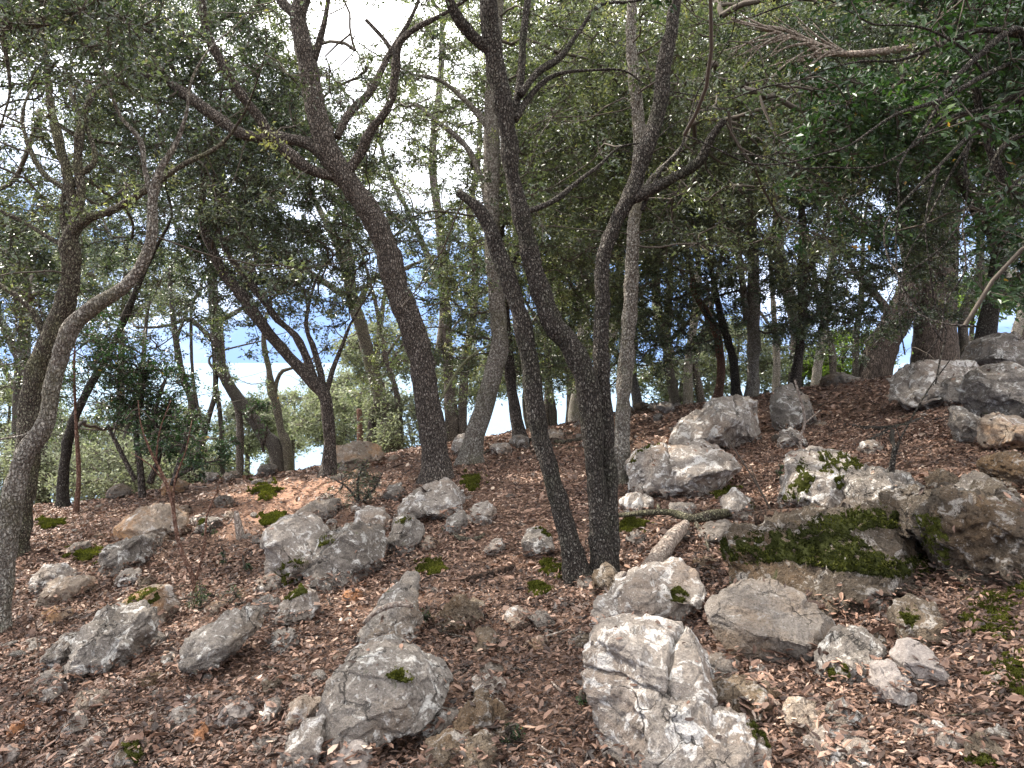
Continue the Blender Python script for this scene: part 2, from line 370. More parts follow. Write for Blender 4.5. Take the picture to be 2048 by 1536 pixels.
# sea far below the slope
k = N('sea_water'); v = k.vec((1, 2.5, 1))
nrm = k.bump(k.noise(v, .02, 4, .6), .25, 2.0)
M['sea'] = k.done((.085, .135, .19), .7, nrm, .2)
s_ = 40000.0
o = obj('sea', mesh_np('sea', [(-s_, 330, -150), (s_, 330, -150), (s_, s_, -150), (-s_, s_, -150)], [(0, 1, 2, 3)], M['sea'])); o['kind'] = 'structure'

# leaf litter: small curled dead leaves lying all over the slope
def leaves_np(P, Nn, size, asp, fold, heading=None, tilt=None):
    """6 vertices / 2 quads per leaf. P positions, Nn unit normals, size length"""
    n = len(P); rnd = rng.normal(size=(n, 3)) if heading is None else heading
    u = rnd - Nn * np.sum(rnd * Nn, 1)[:, None]; u /= np.linalg.norm(u, axis=1)[:, None] + 1e-9
    w = np.cross(Nn, u); L = size[:, None]; a = asp[:, None] * L * .5; f = fold[:, None] * L
    base = P - u * L * .5; tip = P + u * L * .5
    Vv = np.stack([base, P - u * L * .22 + w * a + Nn * f, P + u * L * .2 + w * a * .85 + Nn * f, tip, P + u * L * .2 - w * a * .85 + Nn * f, P - u * L * .22 - w * a + Nn * f], 1)
    F = np.array([[0, 1, 2, 3], [0, 3, 4, 5]])[None] + (np.arange(n) * 6)[:, None, None]
    return Vv.reshape(-1, 3), F.reshape(-1, 4)
def litter(n, y0, y1, size, zmax, pw):
    y = y0 + (y1 - y0) * rng.random(n) ** pw; x = (rng.random(n) * 2 - 1) * (y * .68 + 1.3)
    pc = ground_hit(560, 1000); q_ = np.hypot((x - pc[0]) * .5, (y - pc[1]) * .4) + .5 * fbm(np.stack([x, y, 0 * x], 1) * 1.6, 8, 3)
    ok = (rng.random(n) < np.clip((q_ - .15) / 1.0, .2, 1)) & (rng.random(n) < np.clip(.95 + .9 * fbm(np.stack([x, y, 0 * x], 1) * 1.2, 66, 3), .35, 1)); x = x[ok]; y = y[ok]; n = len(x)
    z = height(x, y); d = .03
    nx_ = (z - height(x + d, y)) / d; ny_ = (z - height(x, y + d)) / d
    Nn = np.stack([nx_, ny_, np.ones(n)], 1) + rng.normal(size=(n, 3)) * np.array([.42, .42, .1]); Nn /= np.linalg.norm(Nn, axis=1)[:, None]
    P = np.stack([x, y, z + .004 + rng.random(n) * zmax], 1)
    s = size * np.exp(rng.normal(size=n) * .38)
    Vv, F = leaves_np(P, Nn, s, rng.uniform(.24, .52, n), rng.uniform(-.12, .2, n))
    patch = .13 * fbm(P * .9, 77, 3)
    t = np.clip(rng.beta(1.5, 2.0, n) + patch + np.interp(y, [3, 5.5, 8, 12], [-.06, .0, .07, .12]), 0, 1)  # tint darker near the camera, lighter further off: foreground shade put into the colour
    return Vv, F, np.repeat(t, 2)
lb = MB()
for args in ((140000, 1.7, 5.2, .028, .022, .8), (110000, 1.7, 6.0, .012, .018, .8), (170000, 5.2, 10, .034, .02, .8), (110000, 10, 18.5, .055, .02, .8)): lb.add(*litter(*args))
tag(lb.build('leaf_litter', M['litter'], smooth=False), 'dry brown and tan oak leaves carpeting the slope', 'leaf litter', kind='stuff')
# ------------------------------------------------------------------ rocks
def ico(sub):
    bm = bmesh.new(); bmesh.ops.create_icosphere(bm, subdivisions=sub, radius=1); bm.verts.index_update()
    Vv = np.array([v.co[:] for v in bm.verts]); F = np.array([[v.index for v in f.verts] for f in bm.faces]); bm.free(); return Vv, F
ICO = {s: ico(s) for s in (3, 4, 5, 6, 7)}
def inpoly(px, py, poly):
    r = np.zeros(len(px), bool); n = len(poly)
    for i in range(n):
        x1, y1 = poly[i]; x2, y2 = poly[(i + 1) % n]
        c = ((y1 > py) != (y2 > py)) & (px < (x2 - x1) * (py - y1) / ((y2 - y1) or 1e-9) + x1); r ^= c
    return r
def vnormals(Vv, F):
    fn = np.cross(Vv[F[:, 1]] - Vv[F[:, 0]], Vv[F[:, 2]] - Vv[F[:, 0]]); Nn = np.zeros_like(Vv)
    for c in range(3): np.add.at(Nn, F[:, c], fn)
    return Nn / (np.linalg.norm(Nn, axis=1)[:, None] + 1e-12), fn
def tufts(P, Nn, L, mb, blades=3):
    n = len(P); P = np.repeat(P, blades, 0); Nn = np.repeat(Nn, blades, 0); L = np.repeat(L, blades)
    d = Nn + rng.normal(size=P.shape) * .6 + np.array([0, 0, .25]); d /= np.linalg.norm(d, axis=1)[:, None]
    s = np.cross(d, rng.normal(size=P.shape)); s /= np.linalg.norm(s, axis=1)[:, None]
    L = L * rng.uniform(.5, 1.3, len(L)); w = L * .28
    b0 = P - d * .003
    Vv = np.stack([b0 - s * w[:, None], b0 + s * w[:, None], b0 + d * (L * .7)[:, None] + s * w[:, None] * .7, b0 + d * L[:, None]], 1).reshape(-1, 3)
    F = np.arange(len(P) * 4).reshape(-1, 4)
    t = np.repeat(np.clip(rng.normal(.5, .14, n) + .45 * fbm(P[::blades] * 7, 31, 3), 0, 1), blades)
    mb.add(Vv, F, t)
def moss_on(Vw, F, poly, parent, origin, L=.014, dens=9000, edge=.14, label=None, thr=-.3):
    Nn, fn = vnormals(Vw, F); C = Vw[F].mean(1); a = np.linalg.norm(fn, axis=1); fu = fn / (a[:, None] + 1e-12)
    px, py, _ = proj(C); nz = fbm(C * 14, 8, 3)
    view = np.array([0, 0, CAMZ]) - C; view /= np.linalg.norm(view, axis=1)[:, None]
    pc = np.mean(poly, 0); qx = pc[0] + (px - pc[0]) * (.9 + edge * nz * 1.4); qy = pc[1] + (py - pc[1]) * (.9 + edge * nz * 1.4)
    nz2 = fbm(C * 34, 18, 3) + .5 * nz + rng.normal(size=len(C)) * .08
    sel = inpoly(qx, qy, poly) & (np.sum(fu * view, 1) > -.05) & (nz2 > thr) & (fu[:, 2] > -.35)
    if sel.sum() < 4: return None
    Fs = F[sel]; ids, inv = np.unique(Fs, return_inverse=True); P0 = Vw[ids]; N0 = Nn[ids]
    cnt = np.zeros(len(Vw)); np.add.at(cnt, F.ravel(), 1); cs = np.zeros(len(Vw)); np.add.at(cs, Fs.ravel(), 1)
    inner = (cs[ids] >= cnt[ids])
    off = np.where(inner, .004 + .012 * np.clip(fbm(P0 * 16, 5, 3) + .3, 0, 1), -.003)
    P1 = P0 + N0 * off[:, None]; F1 = inv.reshape(-1, 3)
    mb = MB(); mb.add(P1, np.c_[F1, F1[:, 2]], np.full(len(F1), .25))
    ar = a[sel] / 2; n = int(min(60000, max(300, ar.sum() * dens)))
    k_ = rng.choice(len(Fs), n, p=ar / ar.sum()); u = rng.random(n); w = rng.random(n); fl = u + w > 1; u[fl] = 1 - u[fl]; w[fl] = 1 - w[fl]
    T = P1[F1[k_]]; P = T[:, 0] + (T[:, 1] - T[:, 0]) * u[:, None] + (T[:, 2] - T[:, 0]) * w[:, None]
    tufts(P, fu[sel][k_], L * (.55 + .6 * np.clip(fbm(P * 9, 12, 2) + .5, 0, 1)), mb)
    e2 = inpoly(pc[0] + (px - pc[0]) / 1.28 + nz * 3, pc[1] + (py - pc[1]) / 1.28 + nz * 3, poly) & ~sel & (fu[:, 2] > .1) & (nz2 > -.05)
    if e2.sum() > 3:
        k2 = rng.choice(np.where(e2)[0], min(2500, n // 6)); tufts(C[k2] + rng.normal(size=(len(k2), 3)) * .004, fu[k2], np.full(len(k2), L * .6), mb, 2)
    o = mb.build('moss', fixed('mossy' if L > .015 else 'moss_yellow'), parent, origin, smooth=False)
    if label: o['label'] = label
    return o
def fixed(n): return M[n]
ROCKN = [0]; ROCKS = []
OCC = []      # picture boxes of the big rocks
def rock(label, outline, mat='lime', thick=None, lean=.35, sub=5, rough=1.0, facets=11, cracks=0, name='boulder', moss=(), group=None, box=.72, below=.12, Yb=None, pitted=0, cat='rock', mossL=.014, planes=(), mthr=-.30):
    if sub == 5 and outline[0][1] > 1240: sub = 6
    ROCKN[0] += 1; s = ROCKN[0] * 17 + 5; rs = np.random.default_rng(s)
    ol = np.array(outline, float); bi = ol[:, 1].argmax(); x0, x1 = ol[:, 0].min(), ol[:, 0].max(); y0, y1 = ol[:, 1].min(), ol[:, 1].max()
    OCC.append((x0, y0, x1, y1))
    h = ground_hit((x0 + x1) / 2, min(y1, 1560) if Yb is None else y1); Y = h[1] if Yb is None else Yb
    c2 = np.array([(x0 + x1) / 2, (y0 + y1) / 2])
    dense = []
    for i in range(len(ol)):
        a, b = ol[i], ol[(i + 1) % len(ol)]
        for t in np.linspace(0, 1, 12, endpoint=False): dense.append(a + (b - a) * t)
    dense = np.array(dense) - c2; th = np.arctan2(-dense[:, 1], dense[:, 0]); rr = np.hypot(*dense.T)
    bins = np.linspace(-math.pi, math.pi, 73); Rt = np.zeros(72)
    od = np.argsort(th); Rt = np.interp((bins[:-1] + bins[1:]) / 2, np.r_[th[od][-1] - 2 * math.pi, th[od], th[od][0] + 2 * math.pi], np.r_[rr[od][-1], rr[od], rr[od][0]])
    m = Y / FPX; wd = (x1 - x0) * m; hd = (y1 - y0) * m
    tk = thick if thick else .5 * (wd * .45 + hd * .9) * 1.0
    D, F = ICO[sub]
    th = np.arctan2(D[:, 2], D[:, 0]); rho = np.hypot(D[:, 0], D[:, 2])
    Rv = np.interp(th, np.r_[(bins[:-1] + bins[1:]) / 2 - 2 * math.pi, (bins[:-1] + bins[1:]) / 2, (bins[:-1] + bins[1:]) / 2 + 2 * math.pi], np.tile(Rt, 3))
    rho_ = rho ** box; dy_ = np.sign(D[:, 1]) * np.abs(D[:, 1]) ** box
    Vv = np.stack([np.cos(th) * rho_ * Rv * m, dy_ * tk, np.sin(th) * rho_ * Rv * m], 1)
    S = (wd + hd) / 2
    for q in range(facets):
        n = rs.normal(size=3) * [.8, .5, .8]; n[1] = -abs(n[1]) - .25; n[2] += .25; n /= np.linalg.norm(n)
        dd = Vv @ n; o_ = dd.max() * rs.uniform(.60, .84); ex = np.clip(dd - o_, 0, None); Vv -= n * (ex * .97)[:, None]
    for n, fr in planes:
        n = np.array(n, float); n /= np.linalg.norm(n); dd = Vv @ n; Vv -= n * (np.clip(dd - dd.max() * fr, 0, None) * .97)[:, None]
    Vv[:, 2] -= np.where(Vv[:, 2] < 0, -Vv[:, 2] * below, 0)
    Nn, _ = vnormals(Vv, F); Q = Vv + s * 3.1
    Q = Q + .12 * S * np.stack([fbm(Q / S * 2, s, 2), fbm(Q / S * 2, s + 40, 2), fbm(Q / S * 2, s + 80, 2)], 1)
    fa, fe = facet(Q / S * 2.3 * np.array([1, 1, 1.5]), s); fb, ge = facet(Q / S * 6.5, s + 11)
    dsp = S * rough * (.036 * fbm(Q / S * 2.6, s, 4) + .02 * fbm(Q / S * 5, s + 3, 4, True) - .012 + .055 * fa + .02 * fb)
    dsp += np.clip(rough, 0, 1) * S * (-.012 * (1 - fe) - .005 * (1 - ge))
    dsp += rough * (.010 * fbm(Q * 14, s + 9, 3, True) + .006 * fbm(Q * 40, s + 4, 2))
    bd = np.array([.25 * rs.normal(), .3 * rs.normal(), 1.0]); bd /= np.linalg.norm(bd); lay = (Q @ bd + .06 * S * fbm(Q / S * 3, s + 7, 2)) / (.19 * S); fl = np.floor(lay); fr = lay - fl
    dsp += S * .020 * _h(fl.astype(np.int64), fl.astype(np.int64) * 0, fl.astype(np.int64) * 0, s) - S * .014 * np.exp(-((fr - .03) / .06) ** 2) * (fbm(Q / S * 3, s + 70, 2) > -.05)
    pitted = max(pitted, .22 if mat in ('lime', 'grey') else 0)
    if pitted: dsp += pitted * (.03 * fbm(Q * 9, s + 2, 3, True) - .035 * np.clip(fbm(Q * 12, s + 6, 3) - .1, 0, 1))
    for q in range(cracks):
        n = rs.normal(size=3) * [1, .4, .45]; n /= np.linalg.norm(n); dd = Vv @ n + .05 * S * fbm(Q / S * 4, s + q, 3) - rs.uniform(-.25, .25) * S
        dsp -= .05 * S * np.exp(-(dd / .009) ** 2) + .018 * S * (dd > 0)
    Vv = Vv + Nn * dsp[:, None]; Vv[:, 1] += lean * Vv[:, 2]
    org = pt(c2[0], c2[1], Y + tk * .35 + lean * hd * .5)
    me = mesh_np(name, Vv, F, M[mat]); o = obj(name, me, None, org)
    tag(o, label, cat, group)
    Vw = Vv + org; ROCKS.append((Vw, F))
    for pl in moss: moss_on(Vw, F, pl, o, org, L=mossL, thr=mthr)
    return o, Vw, F
Rk = rock
Rk('pale boulder with tan right flank behind the thin forked sapling', [(223,1059),(244,1035),(290,1010),(335,1014),(366,1035),(373,1066),(359,1084),(324,1086),(293,1076),(244,1080)], 'tan', cracks=1)
Rk('grey angular rock just below the tan flanked boulder', [(180,1119),(195,1094),(227,1087),(269,1073),(290,1084),(297,1115),(276,1140),(244,1142),(216,1147),(181,1147)], 'grey', cracks=1)
Rk('layered flat rock with a dark crack at the left edge of the slope', [(59,1157),(80,1133),(115,1131),(143,1147),(142,1162),(105,1182),(73,1189)], 'lime', cracks=1)
Rk('small pale rock with dark underside just above the moss topped slab', [(222,1154),(244,1143),(269,1143),(286,1167),(265,1176),(244,1174)], 'lime')
Rk('sloping slab with a bright green moss cap behind the big left boulder', [(209,1223),(244,1199),(265,1183),(314,1178),(335,1195),(349,1223),(330,1262),(290,1275)], 'tan', moss=[[(243,1206),(278,1180),(316,1176),(322,1198),(292,1212),(268,1222),(244,1218)]])
Rk('big rugged grey boulder in the left foreground with pits on its face', [(147,1265),(164,1244),(195,1227),(244,1220),(272,1223),(297,1244),(304,1279),(286,1307),(244,1330),(195,1348),(164,1352),(147,1337),(143,1300)], 'grey', planes=[((.1,-.9,.1),.62),((-.1,-.3,.95),.8)], sub=6, cracks=1, rough=1.3)
Rk('knobbly rock leaning on the left side of the big left boulder', [(85,1305),(108,1278),(145,1272),(152,1320),(145,1350),(100,1342)], 'grey')
Rk('low rounded stone below the knobbly left rock', [(48,1382),(62,1356),(95,1346),(125,1362),(118,1388),(80,1398)], 'brown')
Rk('pale small stone lying beside the low rounded stone', [(76,1398),(88,1380),(118,1374),(126,1386),(100,1406),(84,1410)], 'lime', sub=4)
Rk('long tilted slab with white lichen along its top ridge', [(340,1335),(347,1297),(384,1272),(436,1244),(488,1232),(523,1235),(529,1251),(506,1276),(454,1307),(401,1326),(349,1352)], 'grey', sub=6, cracks=1, lean=.2)
Rk('small dark stone with white lichen spots at the upper end of the tilted slab', [(487,1218),(500,1203),(530,1196),(556,1205),(560,1225),(530,1237),(500,1234)], 'grey')
Rk('pale wedge shaped rock with moss beside the dark lichen spotted stone', [(535,1252),(560,1205),(595,1180),(625,1190),(636,1215),(620,1237),(580,1252)], 'lime', moss=[[(548,1190),(575,1168),(606,1172),(612,1186),(580,1200)]])
Rk('smooth domed pale boulder on the left end of the central rock row', [(534,1063),(544,1045),(593,1033),(628,1043),(651,1066),(648,1110),(610,1150),(545,1172),(536,1130)], 'lime', facets=4, moss=[[(545,1165),(562,1130),(600,1115),(612,1140),(580,1180),(548,1190)]])
Rk('long blocky boulder with dark moss on its top left corner', [(566,1130),(600,1080),(650,1068),(700,1050),(760,1050),(785,1090),(775,1120),(740,1152),(690,1172),(640,1172),(585,1165)], 'grey', sub=6, cracks=1, moss=[[(598,1078),(620,1062),(662,1072),(668,1086),(640,1094),(606,1092)]])
Rk('upright pale block in the middle of the central rock row', [(703,1060),(705,1030),(730,1014),(765,1016),(778,1035),(778,1068),(730,1070)], 'lime')
Rk('rounded grey block in front of the crested boulder', [(768,1080),(775,1045),(805,1033),(835,1042),(848,1072),(825,1102),(790,1114)], 'grey', moss=[[(790,1044),(812,1032),(822,1038),(808,1048)]])
Rk('crested pale boulder at the foot of the thick leaning oak', [(778,1040),(800,1003),(850,973),(890,960),(925,973),(940,1000),(930,1027),(895,1037),(870,1046),(830,1045)], 'lime', sub=6, cracks=1, rough=1.2)
Rk('angular pale stone right of the crested boulder', [(930,1035),(945,1012),(975,1006),(996,1022),(985,1042),(965,1048)], 'lime')
Rk('pitted upright stone below the crested boulder', [(886,1062),(900,1038),(925,1026),(935,1050),(930,1070),(905,1074)], 'grey', pitted=.6)
Rk('faceted grey rock with a moss tuft left of the double trunk', [(1040,1092),(1055,1065),(1080,1058),(1102,1075),(1107,1097),(1085,1114),(1060,1117)], 'grey', moss=[[(1072,1058),(1100,1052),(1112,1068),(1100,1076),(1084,1066)]])
Rk('low pale stone with tiny plants between the row and double trunk', [(965,1105),(980,1086),(1000,1080),(1016,1094),(1005,1112),(985,1114)], 'lime', sub=4)
Rk('tall leaning slab of two grey layers in the centre foreground', [(712,1300),(735,1230),(770,1190),(800,1163),(832,1160),(838,1200),(838,1262),(828,1305),(760,1320),(710,1318)], 'grey', sub=6, cracks=1, lean=.5)
Rk('grey wedge carrying a flat piece of pale wood', [(703,1324),(730,1272),(765,1252),(826,1250),(830,1300),(800,1322)], 'grey', lean=.4)
Rk('dark crumbly brown rock standing alone on the open leaf slope', [(870,1242),(890,1214),(925,1201),(955,1213),(970,1240),(950,1262),(905,1268)], 'tufa', pitted=1.2, rough=1.5)
Rk('large foreground boulder with mossy brown stains, left of the open leaf slope', [(632,1490),(623,1420),(655,1350),(700,1320),(760,1306),(830,1316),(880,1343),(914,1375),(907,1397),(860,1422),(800,1442),(750,1475),(700,1500),(655,1510)], 'grey', planes=[((-.2,-.75,.55),.72),((.1,-.9,-.2),.72)], sub=7, rough=.65, facets=3, moss=[[(770,1350),(800,1338),(825,1352),(820,1366),(790,1362)]])
Rk('lichen crusted rock wedged under the large left foreground boulder', [(553,1550),(570,1490),(600,1460),(640,1448),(655,1550)], 'lime', sub=5)
Rk('smooth grey stone cut by the bottom edge below the large left boulder', [(633,1570),(650,1500),(690,1485),(730,1500),(752,1570)], 'smooth', sub=5)
Rk('orange brown block left of the large foreground boulder', [(566,1462),(573,1413),(600,1406),(637,1413),(634,1452),(600,1477)], 'tan')
Rk('white rimmed hollow stone beside the orange brown block', [(522,1446),(532,1412),(548,1404),(556,1424),(552,1446),(536,1456)], 'lime', sub=4)
Rk('flat grey purple stone sunk in leaves at bottom left', [(424,1452),(440,1420),(470,1412),(505,1424),(498,1444),(460,1462)], 'smooth')
Rk('small rusty block standing in leaves at bottom left', [(378,1480),(384,1456),(402,1450),(412,1470),(406,1494),(386,1496)], 'rust', sub=4)
Rk('grey rock with a pale edge in the bottom left leaves', [(112,1470),(122,1446),(146,1438),(168,1448),(160,1470),(132,1480)], 'lime')
Rk('rusty stone at the left edge among low grey stones', [(6,1474),(14,1452),(36,1444),(44,1458),(34,1478),(12,1482)], 'rust', sub=4)
Rk('round grey rock in the bottom left corner', [(-14,1545),(-8,1508),(10,1500),(26,1512),(28,1545)], 'smooth')
Rk('low stone with a moss tuft at the bottom left of the slope', [(215,1540),(230,1500),(262,1486),(290,1504),(298,1540)], 'tufa', moss=[[(244,1492),(276,1484),(288,1506),(270,1528),(258,1510)]])
Rk('flat pale rock below the large foreground boulder', [(813,1477),(840,1440),(880,1428),(925,1430),(917,1462),(870,1482)], 'lime', lean=.6)
Rk('crumbly honey brown rock right of the flat pale rock', [(908,1484),(920,1440),(960,1416),(1000,1438),(1017,1465),(1002,1499),(940,1506)], 'tufa', pitted=1.2, rough=1.5)
Rk('brown topped rock at the bottom edge, left of its paler neighbour', [(833,1560),(850,1500),(900,1478),(927,1490),(930,1560)], 'tufa')
Rk('paler pitted rock at the bottom edge below the honey brown rock', [(913,1560),(940,1492),(970,1478),(1003,1510),(1010,1560)], 'tufa', pitted=.8)
Rk('crumbly upright rock touching the base of the double trunk', [(1185,1204),(1190,1165),(1215,1133),(1242,1148),(1250,1182),(1225,1208)], 'tufa', pitted=1.0)
Rk('long pale boulder with dark moss hollow right of the double trunk', [(1168,1262),(1190,1213),(1230,1173),(1280,1152),(1330,1134),(1382,1128),(1412,1163),(1412,1202),(1392,1235),(1340,1250),(1260,1248),(1210,1272)], 'lime', sub=6, rough=1.1, moss=[[(1332,1182),(1356,1172),(1376,1190),(1362,1208),(1338,1200)]])
Rk('giant cracked block with white lichen top in the right foreground', [(1163,1300),(1190,1263),(1260,1248),(1330,1260),(1420,1268),(1470,1330),(1455,1390),(1410,1430),(1370,1480),(1340,1570),(1195,1570),(1193,1470),(1170,1440),(1158,1360)], 'lime', planes=[((-.75,-.65,.05),.50),((.25,-.35,.9),.72),((.1,-.95,.2),.7)], sub=7, thick=.34, lean=.3, cracks=2, facets=2, rough=.7, box=.6)
Rk('white crusted boulder cut by the bottom edge, left of a dark moss clump', [(1265,1640),(1290,1500),(1340,1428),(1400,1422),(1450,1448),(1510,1446),(1548,1500),(1572,1640)], 'lime', sub=7, thick=.25, Yb=2.55, rough=1.2, moss=[[(1502,1452),(1535,1444),(1580,1470),(1590,1500),(1545,1500),(1520,1482)]])
Rk('big brown wedge shaped boulder below the moss covered outcrop', [(1410,1232),(1440,1195),(1500,1170),(1570,1170),(1620,1198),(1692,1250),(1682,1282),(1640,1303),(1600,1330),(1540,1332),(1480,1316),(1430,1280)], 'brown', planes=[((.15,-.45,.9),.62),((-.2,-.8,-.45),.62),((.6,-.6,.3),.72)], sub=7, thick=.28, facets=5, rough=.6)
Rk('huge outcrop blanketed with green moss in the right foreground', [(1446,1190),(1453,1110),(1480,1080),(1560,1068),(1700,1028),(1790,1022),(1870,1048),(1895,1090),(1900,1150),(1870,1192),(1780,1170),(1690,1190),(1640,1212),(1560,1185),(1500,1190)], 'darktufa', sub=7, thick=.5, lean=.6, pitted=1.4, rough=1.2, facets=3, mossL=.018, mthr=-.45,
   moss=[[(1468,1112),(1486,1076),(1560,1066),(1640,1044),(1720,1022),(1790,1030),(1790,1060),(1700,1068),(1760,1110),(1830,1110),(1880,1085),(1890,1130),(1850,1150),(1770,1150),(1700,1142),(1620,1128),(1560,1122),(1510,1128)]])
Rk('rough dark brown outcrop wall at the right edge behind the mossy outcrop', [(1765,1070),(1780,1010),(1830,973),(1900,988),(1980,998),(2060,985),(2140,1040),(2140,1150),(2040,1172),(1960,1175),(1895,1155),(1850,1090)], 'darktufa', sub=7, thick=.4, lean=.5, pitted=1.5, rough=1.3, mthr=-.5, moss=[[(1830,1030),(1880,1040),(1905,1090),(1890,1130),(1850,1090)]])
Rk('lichen streaked dark stone right of the brown wedge boulder', [(1652,1368),(1634,1335),(1662,1302),(1697,1274),(1739,1260),(1769,1300),(1765,1323),(1714,1360),(1683,1374)], 'grey', facets=9, moss=[[(1650,1340),(1690,1330),(1700,1350),(1670,1362)]])
Rk('smooth pinkish grey loose stone with clean flat faces at right', [(1793,1321),(1819,1295),(1843,1291),(1882,1312),(1908,1345),(1914,1370),(1899,1390),(1864,1392),(1833,1381),(1812,1353)], 'smooth', planes=[((.25,-.35,.9),.62),((-.2,-.9,-.2),.6),((.7,-.6,-.2),.7)], rough=.35, facets=8, below=0)
Rk('rough oval stone just below the smooth pinkish stone', [(1750,1362),(1765,1338),(1795,1334),(1822,1360),(1832,1402),(1800,1430),(1770,1424),(1755,1398)], 'smooth', rough=1)
Rk('pointed brown stone with moss on its left side at right', [(1798,1228),(1830,1215),(1855,1196),(1882,1230),(1892,1272),(1870,1297),(1820,1292),(1800,1262)], 'tufa', pitted=.8, moss=[[(1800,1226),(1828,1216),(1838,1236),(1826,1258),(1804,1256)]])
Rk('dark grey split stone between the giant block and brown wedge', [(1405,1325),(1440,1318),(1480,1325),(1517,1362),(1500,1390),(1440,1390),(1422,1362)], 'grey', facets=9)
Rk('low brown knobbly ledge right of the giant cracked block', [(1368,1412),(1420,1385),(1480,1383),(1540,1376),(1577,1400),(1562,1444),(1500,1456),(1440,1450),(1388,1436)], 'tufa', pitted=.7)
Rk('tan block with an orange left face near the bottom right', [(1573,1442),(1590,1410),(1625,1406),(1662,1423),(1668,1482),(1620,1491),(1583,1468)], 'tan', facets=10, rough=.8)
Rk('small grey stone beside the tan block at bottom right', [(1655,1440),(1664,1412),(1700,1410),(1730,1436),(1728,1462),(1680,1470)], 'grey')
Rk('white topped stone cut by the bottom edge at right', [(1612,1590),(1625,1500),(1660,1487),(1700,1481),(1750,1498),(1792,1590)], 'lime', thick=.16)
Rk('half buried stone with moss in the bottom right corner', [(1935,1540),(1950,1498),(1985,1482),(2020,1500),(2030,1540)], 'tufa', moss=[[(1935,1530),(1945,1505),(1975,1512),(2000,1536)]])
Rk('pale boulder with a flat front below the overhanging slab', [(1250,995),(1253,945),(1275,903),(1330,883),(1420,883),(1472,903),(1486,927),(1452,965),(1380,988),(1310,998)], 'lime', sub=6, cracks=1, facets=5, moss=[[(1258,925),(1285,890),(1325,874),(1330,884),(1296,898),(1270,925)]])
Rk('long overhanging grey slab above the flat fronted boulder', [(1335,882),(1360,850),(1395,838),(1430,800),(1500,788),(1542,793),(1549,830),(1545,872),(1522,900),(1480,908),(1420,890),(1370,888)], 'lime', sub=6, cracks=1, thick=.55)
Rk('dark tilted block leaning right of the overhanging slab', [(1545,858),(1550,800),(1570,770),(1600,768),(1622,790),(1644,842),(1632,866),(1590,866)], 'grey', planes=[((-.3,-.8,.4),.5),((.8,-.5,.2),.6)])
Rk('small pale stone at the foot of the dark tilted block', [(1556,896),(1566,866),(1590,854),(1608,870),(1606,892),(1580,900)], 'lime')
Rk('white boulder streaked with moss in the middle right', [(1556,1018),(1575,960),(1600,908),(1650,898),(1700,903),(1745,922),(1735,965),(1700,1010),(1640,1024)], 'lime', sub=6, moss=[[(1562,1010),(1580,968),(1612,940),(1630,958),(1608,1000),(1580,1016)], [(1640,905),(1700,896),(1745,906),(1748,935),(1700,942),(1650,948)], [(1668,955),(1700,948),(1706,972),(1676,980)], [(1592,938),(1606,914),(1616,930),(1602,950)]])
Rk('jagged layered rock right of the moss streaked white boulder', [(1650,1036),(1690,985),(1710,940),(1760,923),(1820,933),(1855,960),(1885,985),(1840,1005),(1795,1014),(1720,1040)], 'grey', sub=6, cracks=2, rough=1.4)
Rk('long pale grey boulder beneath the big pines at upper right', [(1778,800),(1788,750),(1820,723),(1880,720),(1960,723),(1987,740),(1965,770),(1900,806),(1830,812)], 'lime', sub=6, cracks=1)
Rk('small dark sided rock in front of the long pine boulder', [(1882,800),(1895,766),(1925,748),(1952,765),(1955,790),(1920,808),(1890,812)], 'grey')
Rk('rounded boulder crowning the stack at the right edge', [(1932,722),(1955,680),(2000,665),(2060,666),(2090,724),(1990,728)], 'grey', Yb=10.3, facets=4)
Rk('big dark grey boulder under the crowning boulder at the right edge', [(1942,805),(1960,760),(1990,733),(2060,723),(2110,740),(2110,860),(2000,860),(1952,845)], 'grey', sub=6, thick=.5)
Rk('narrow upright stone left of the cracked tan block', [(1913,855),(1920,813),(1950,813),(1974,850),(1967,893),(1922,893)], 'grey')
Rk('tan block with a long horizontal crack at the right edge', [(1963,896),(1973,845),(2010,826),(2070,828),(2090,900),(1990,908)], 'tan', cracks=1)
Rk('dark brown rock jutting in from the right edge', [(1970,938),(1995,913),(2060,903),(2090,985),(2050,998),(2000,972)], 'tufa')
Rk('plain grey rock below the jutting dark brown rock', [(1918,990),(1940,953),(1975,948),(2007,975),(2014,1012),(1940,1018)], 'grey')
Rk('crumbly brown stone left of the plain grey rock', [(1862,990),(1870,960),(1895,944),(1925,960),(1930,985),(1900,1000)], 'tufa', pitted=.8)
Rk('pale upright stone in leaves left of the moss streaked boulder', [(1440,1040),(1448,1000),(1475,982),(1505,995),(1512,1025),(1480,1046)], 'lime', moss=[[(1500,1005),(1520,1000),(1526,1020),(1506,1024)]])
Rk('pale crumbly stone right of the lichen trunk foot', [(1234,1030),(1240,1004),(1268,990),(1300,996),(1308,1022),(1270,1036)], 'lime', pitted=.7)
Rk('brown flat boulder peeping out of the leaves beside the low shrub', [(578,1038),(620,1005),(680,1001),(692,1022),(640,1040)], 'brown')
Rk('low grey stone with moss behind the forked sapling', [(378,1058),(398,1040),(430,1038),(446,1052),(420,1064)], 'grey', moss=[[(378,1052),(396,1036),(416,1038),(402,1050)]])
Rk('tan rock bank below the crest trees at left centre', [(640,930),(655,898),(700,885),(755,888),(768,912),(720,934)], 'tan')
Rk('pale stone leaning on the pale leaning trunk', [(898,905),(912,872),(935,866),(945,890),(930,912)], 'lime')
Rk('orange stone on the leaf slope left of the leaning slab', [(676,1200),(688,1186),(708,1180),(726,1190),(722,1202),(698,1206)], 'rust', sub=4)
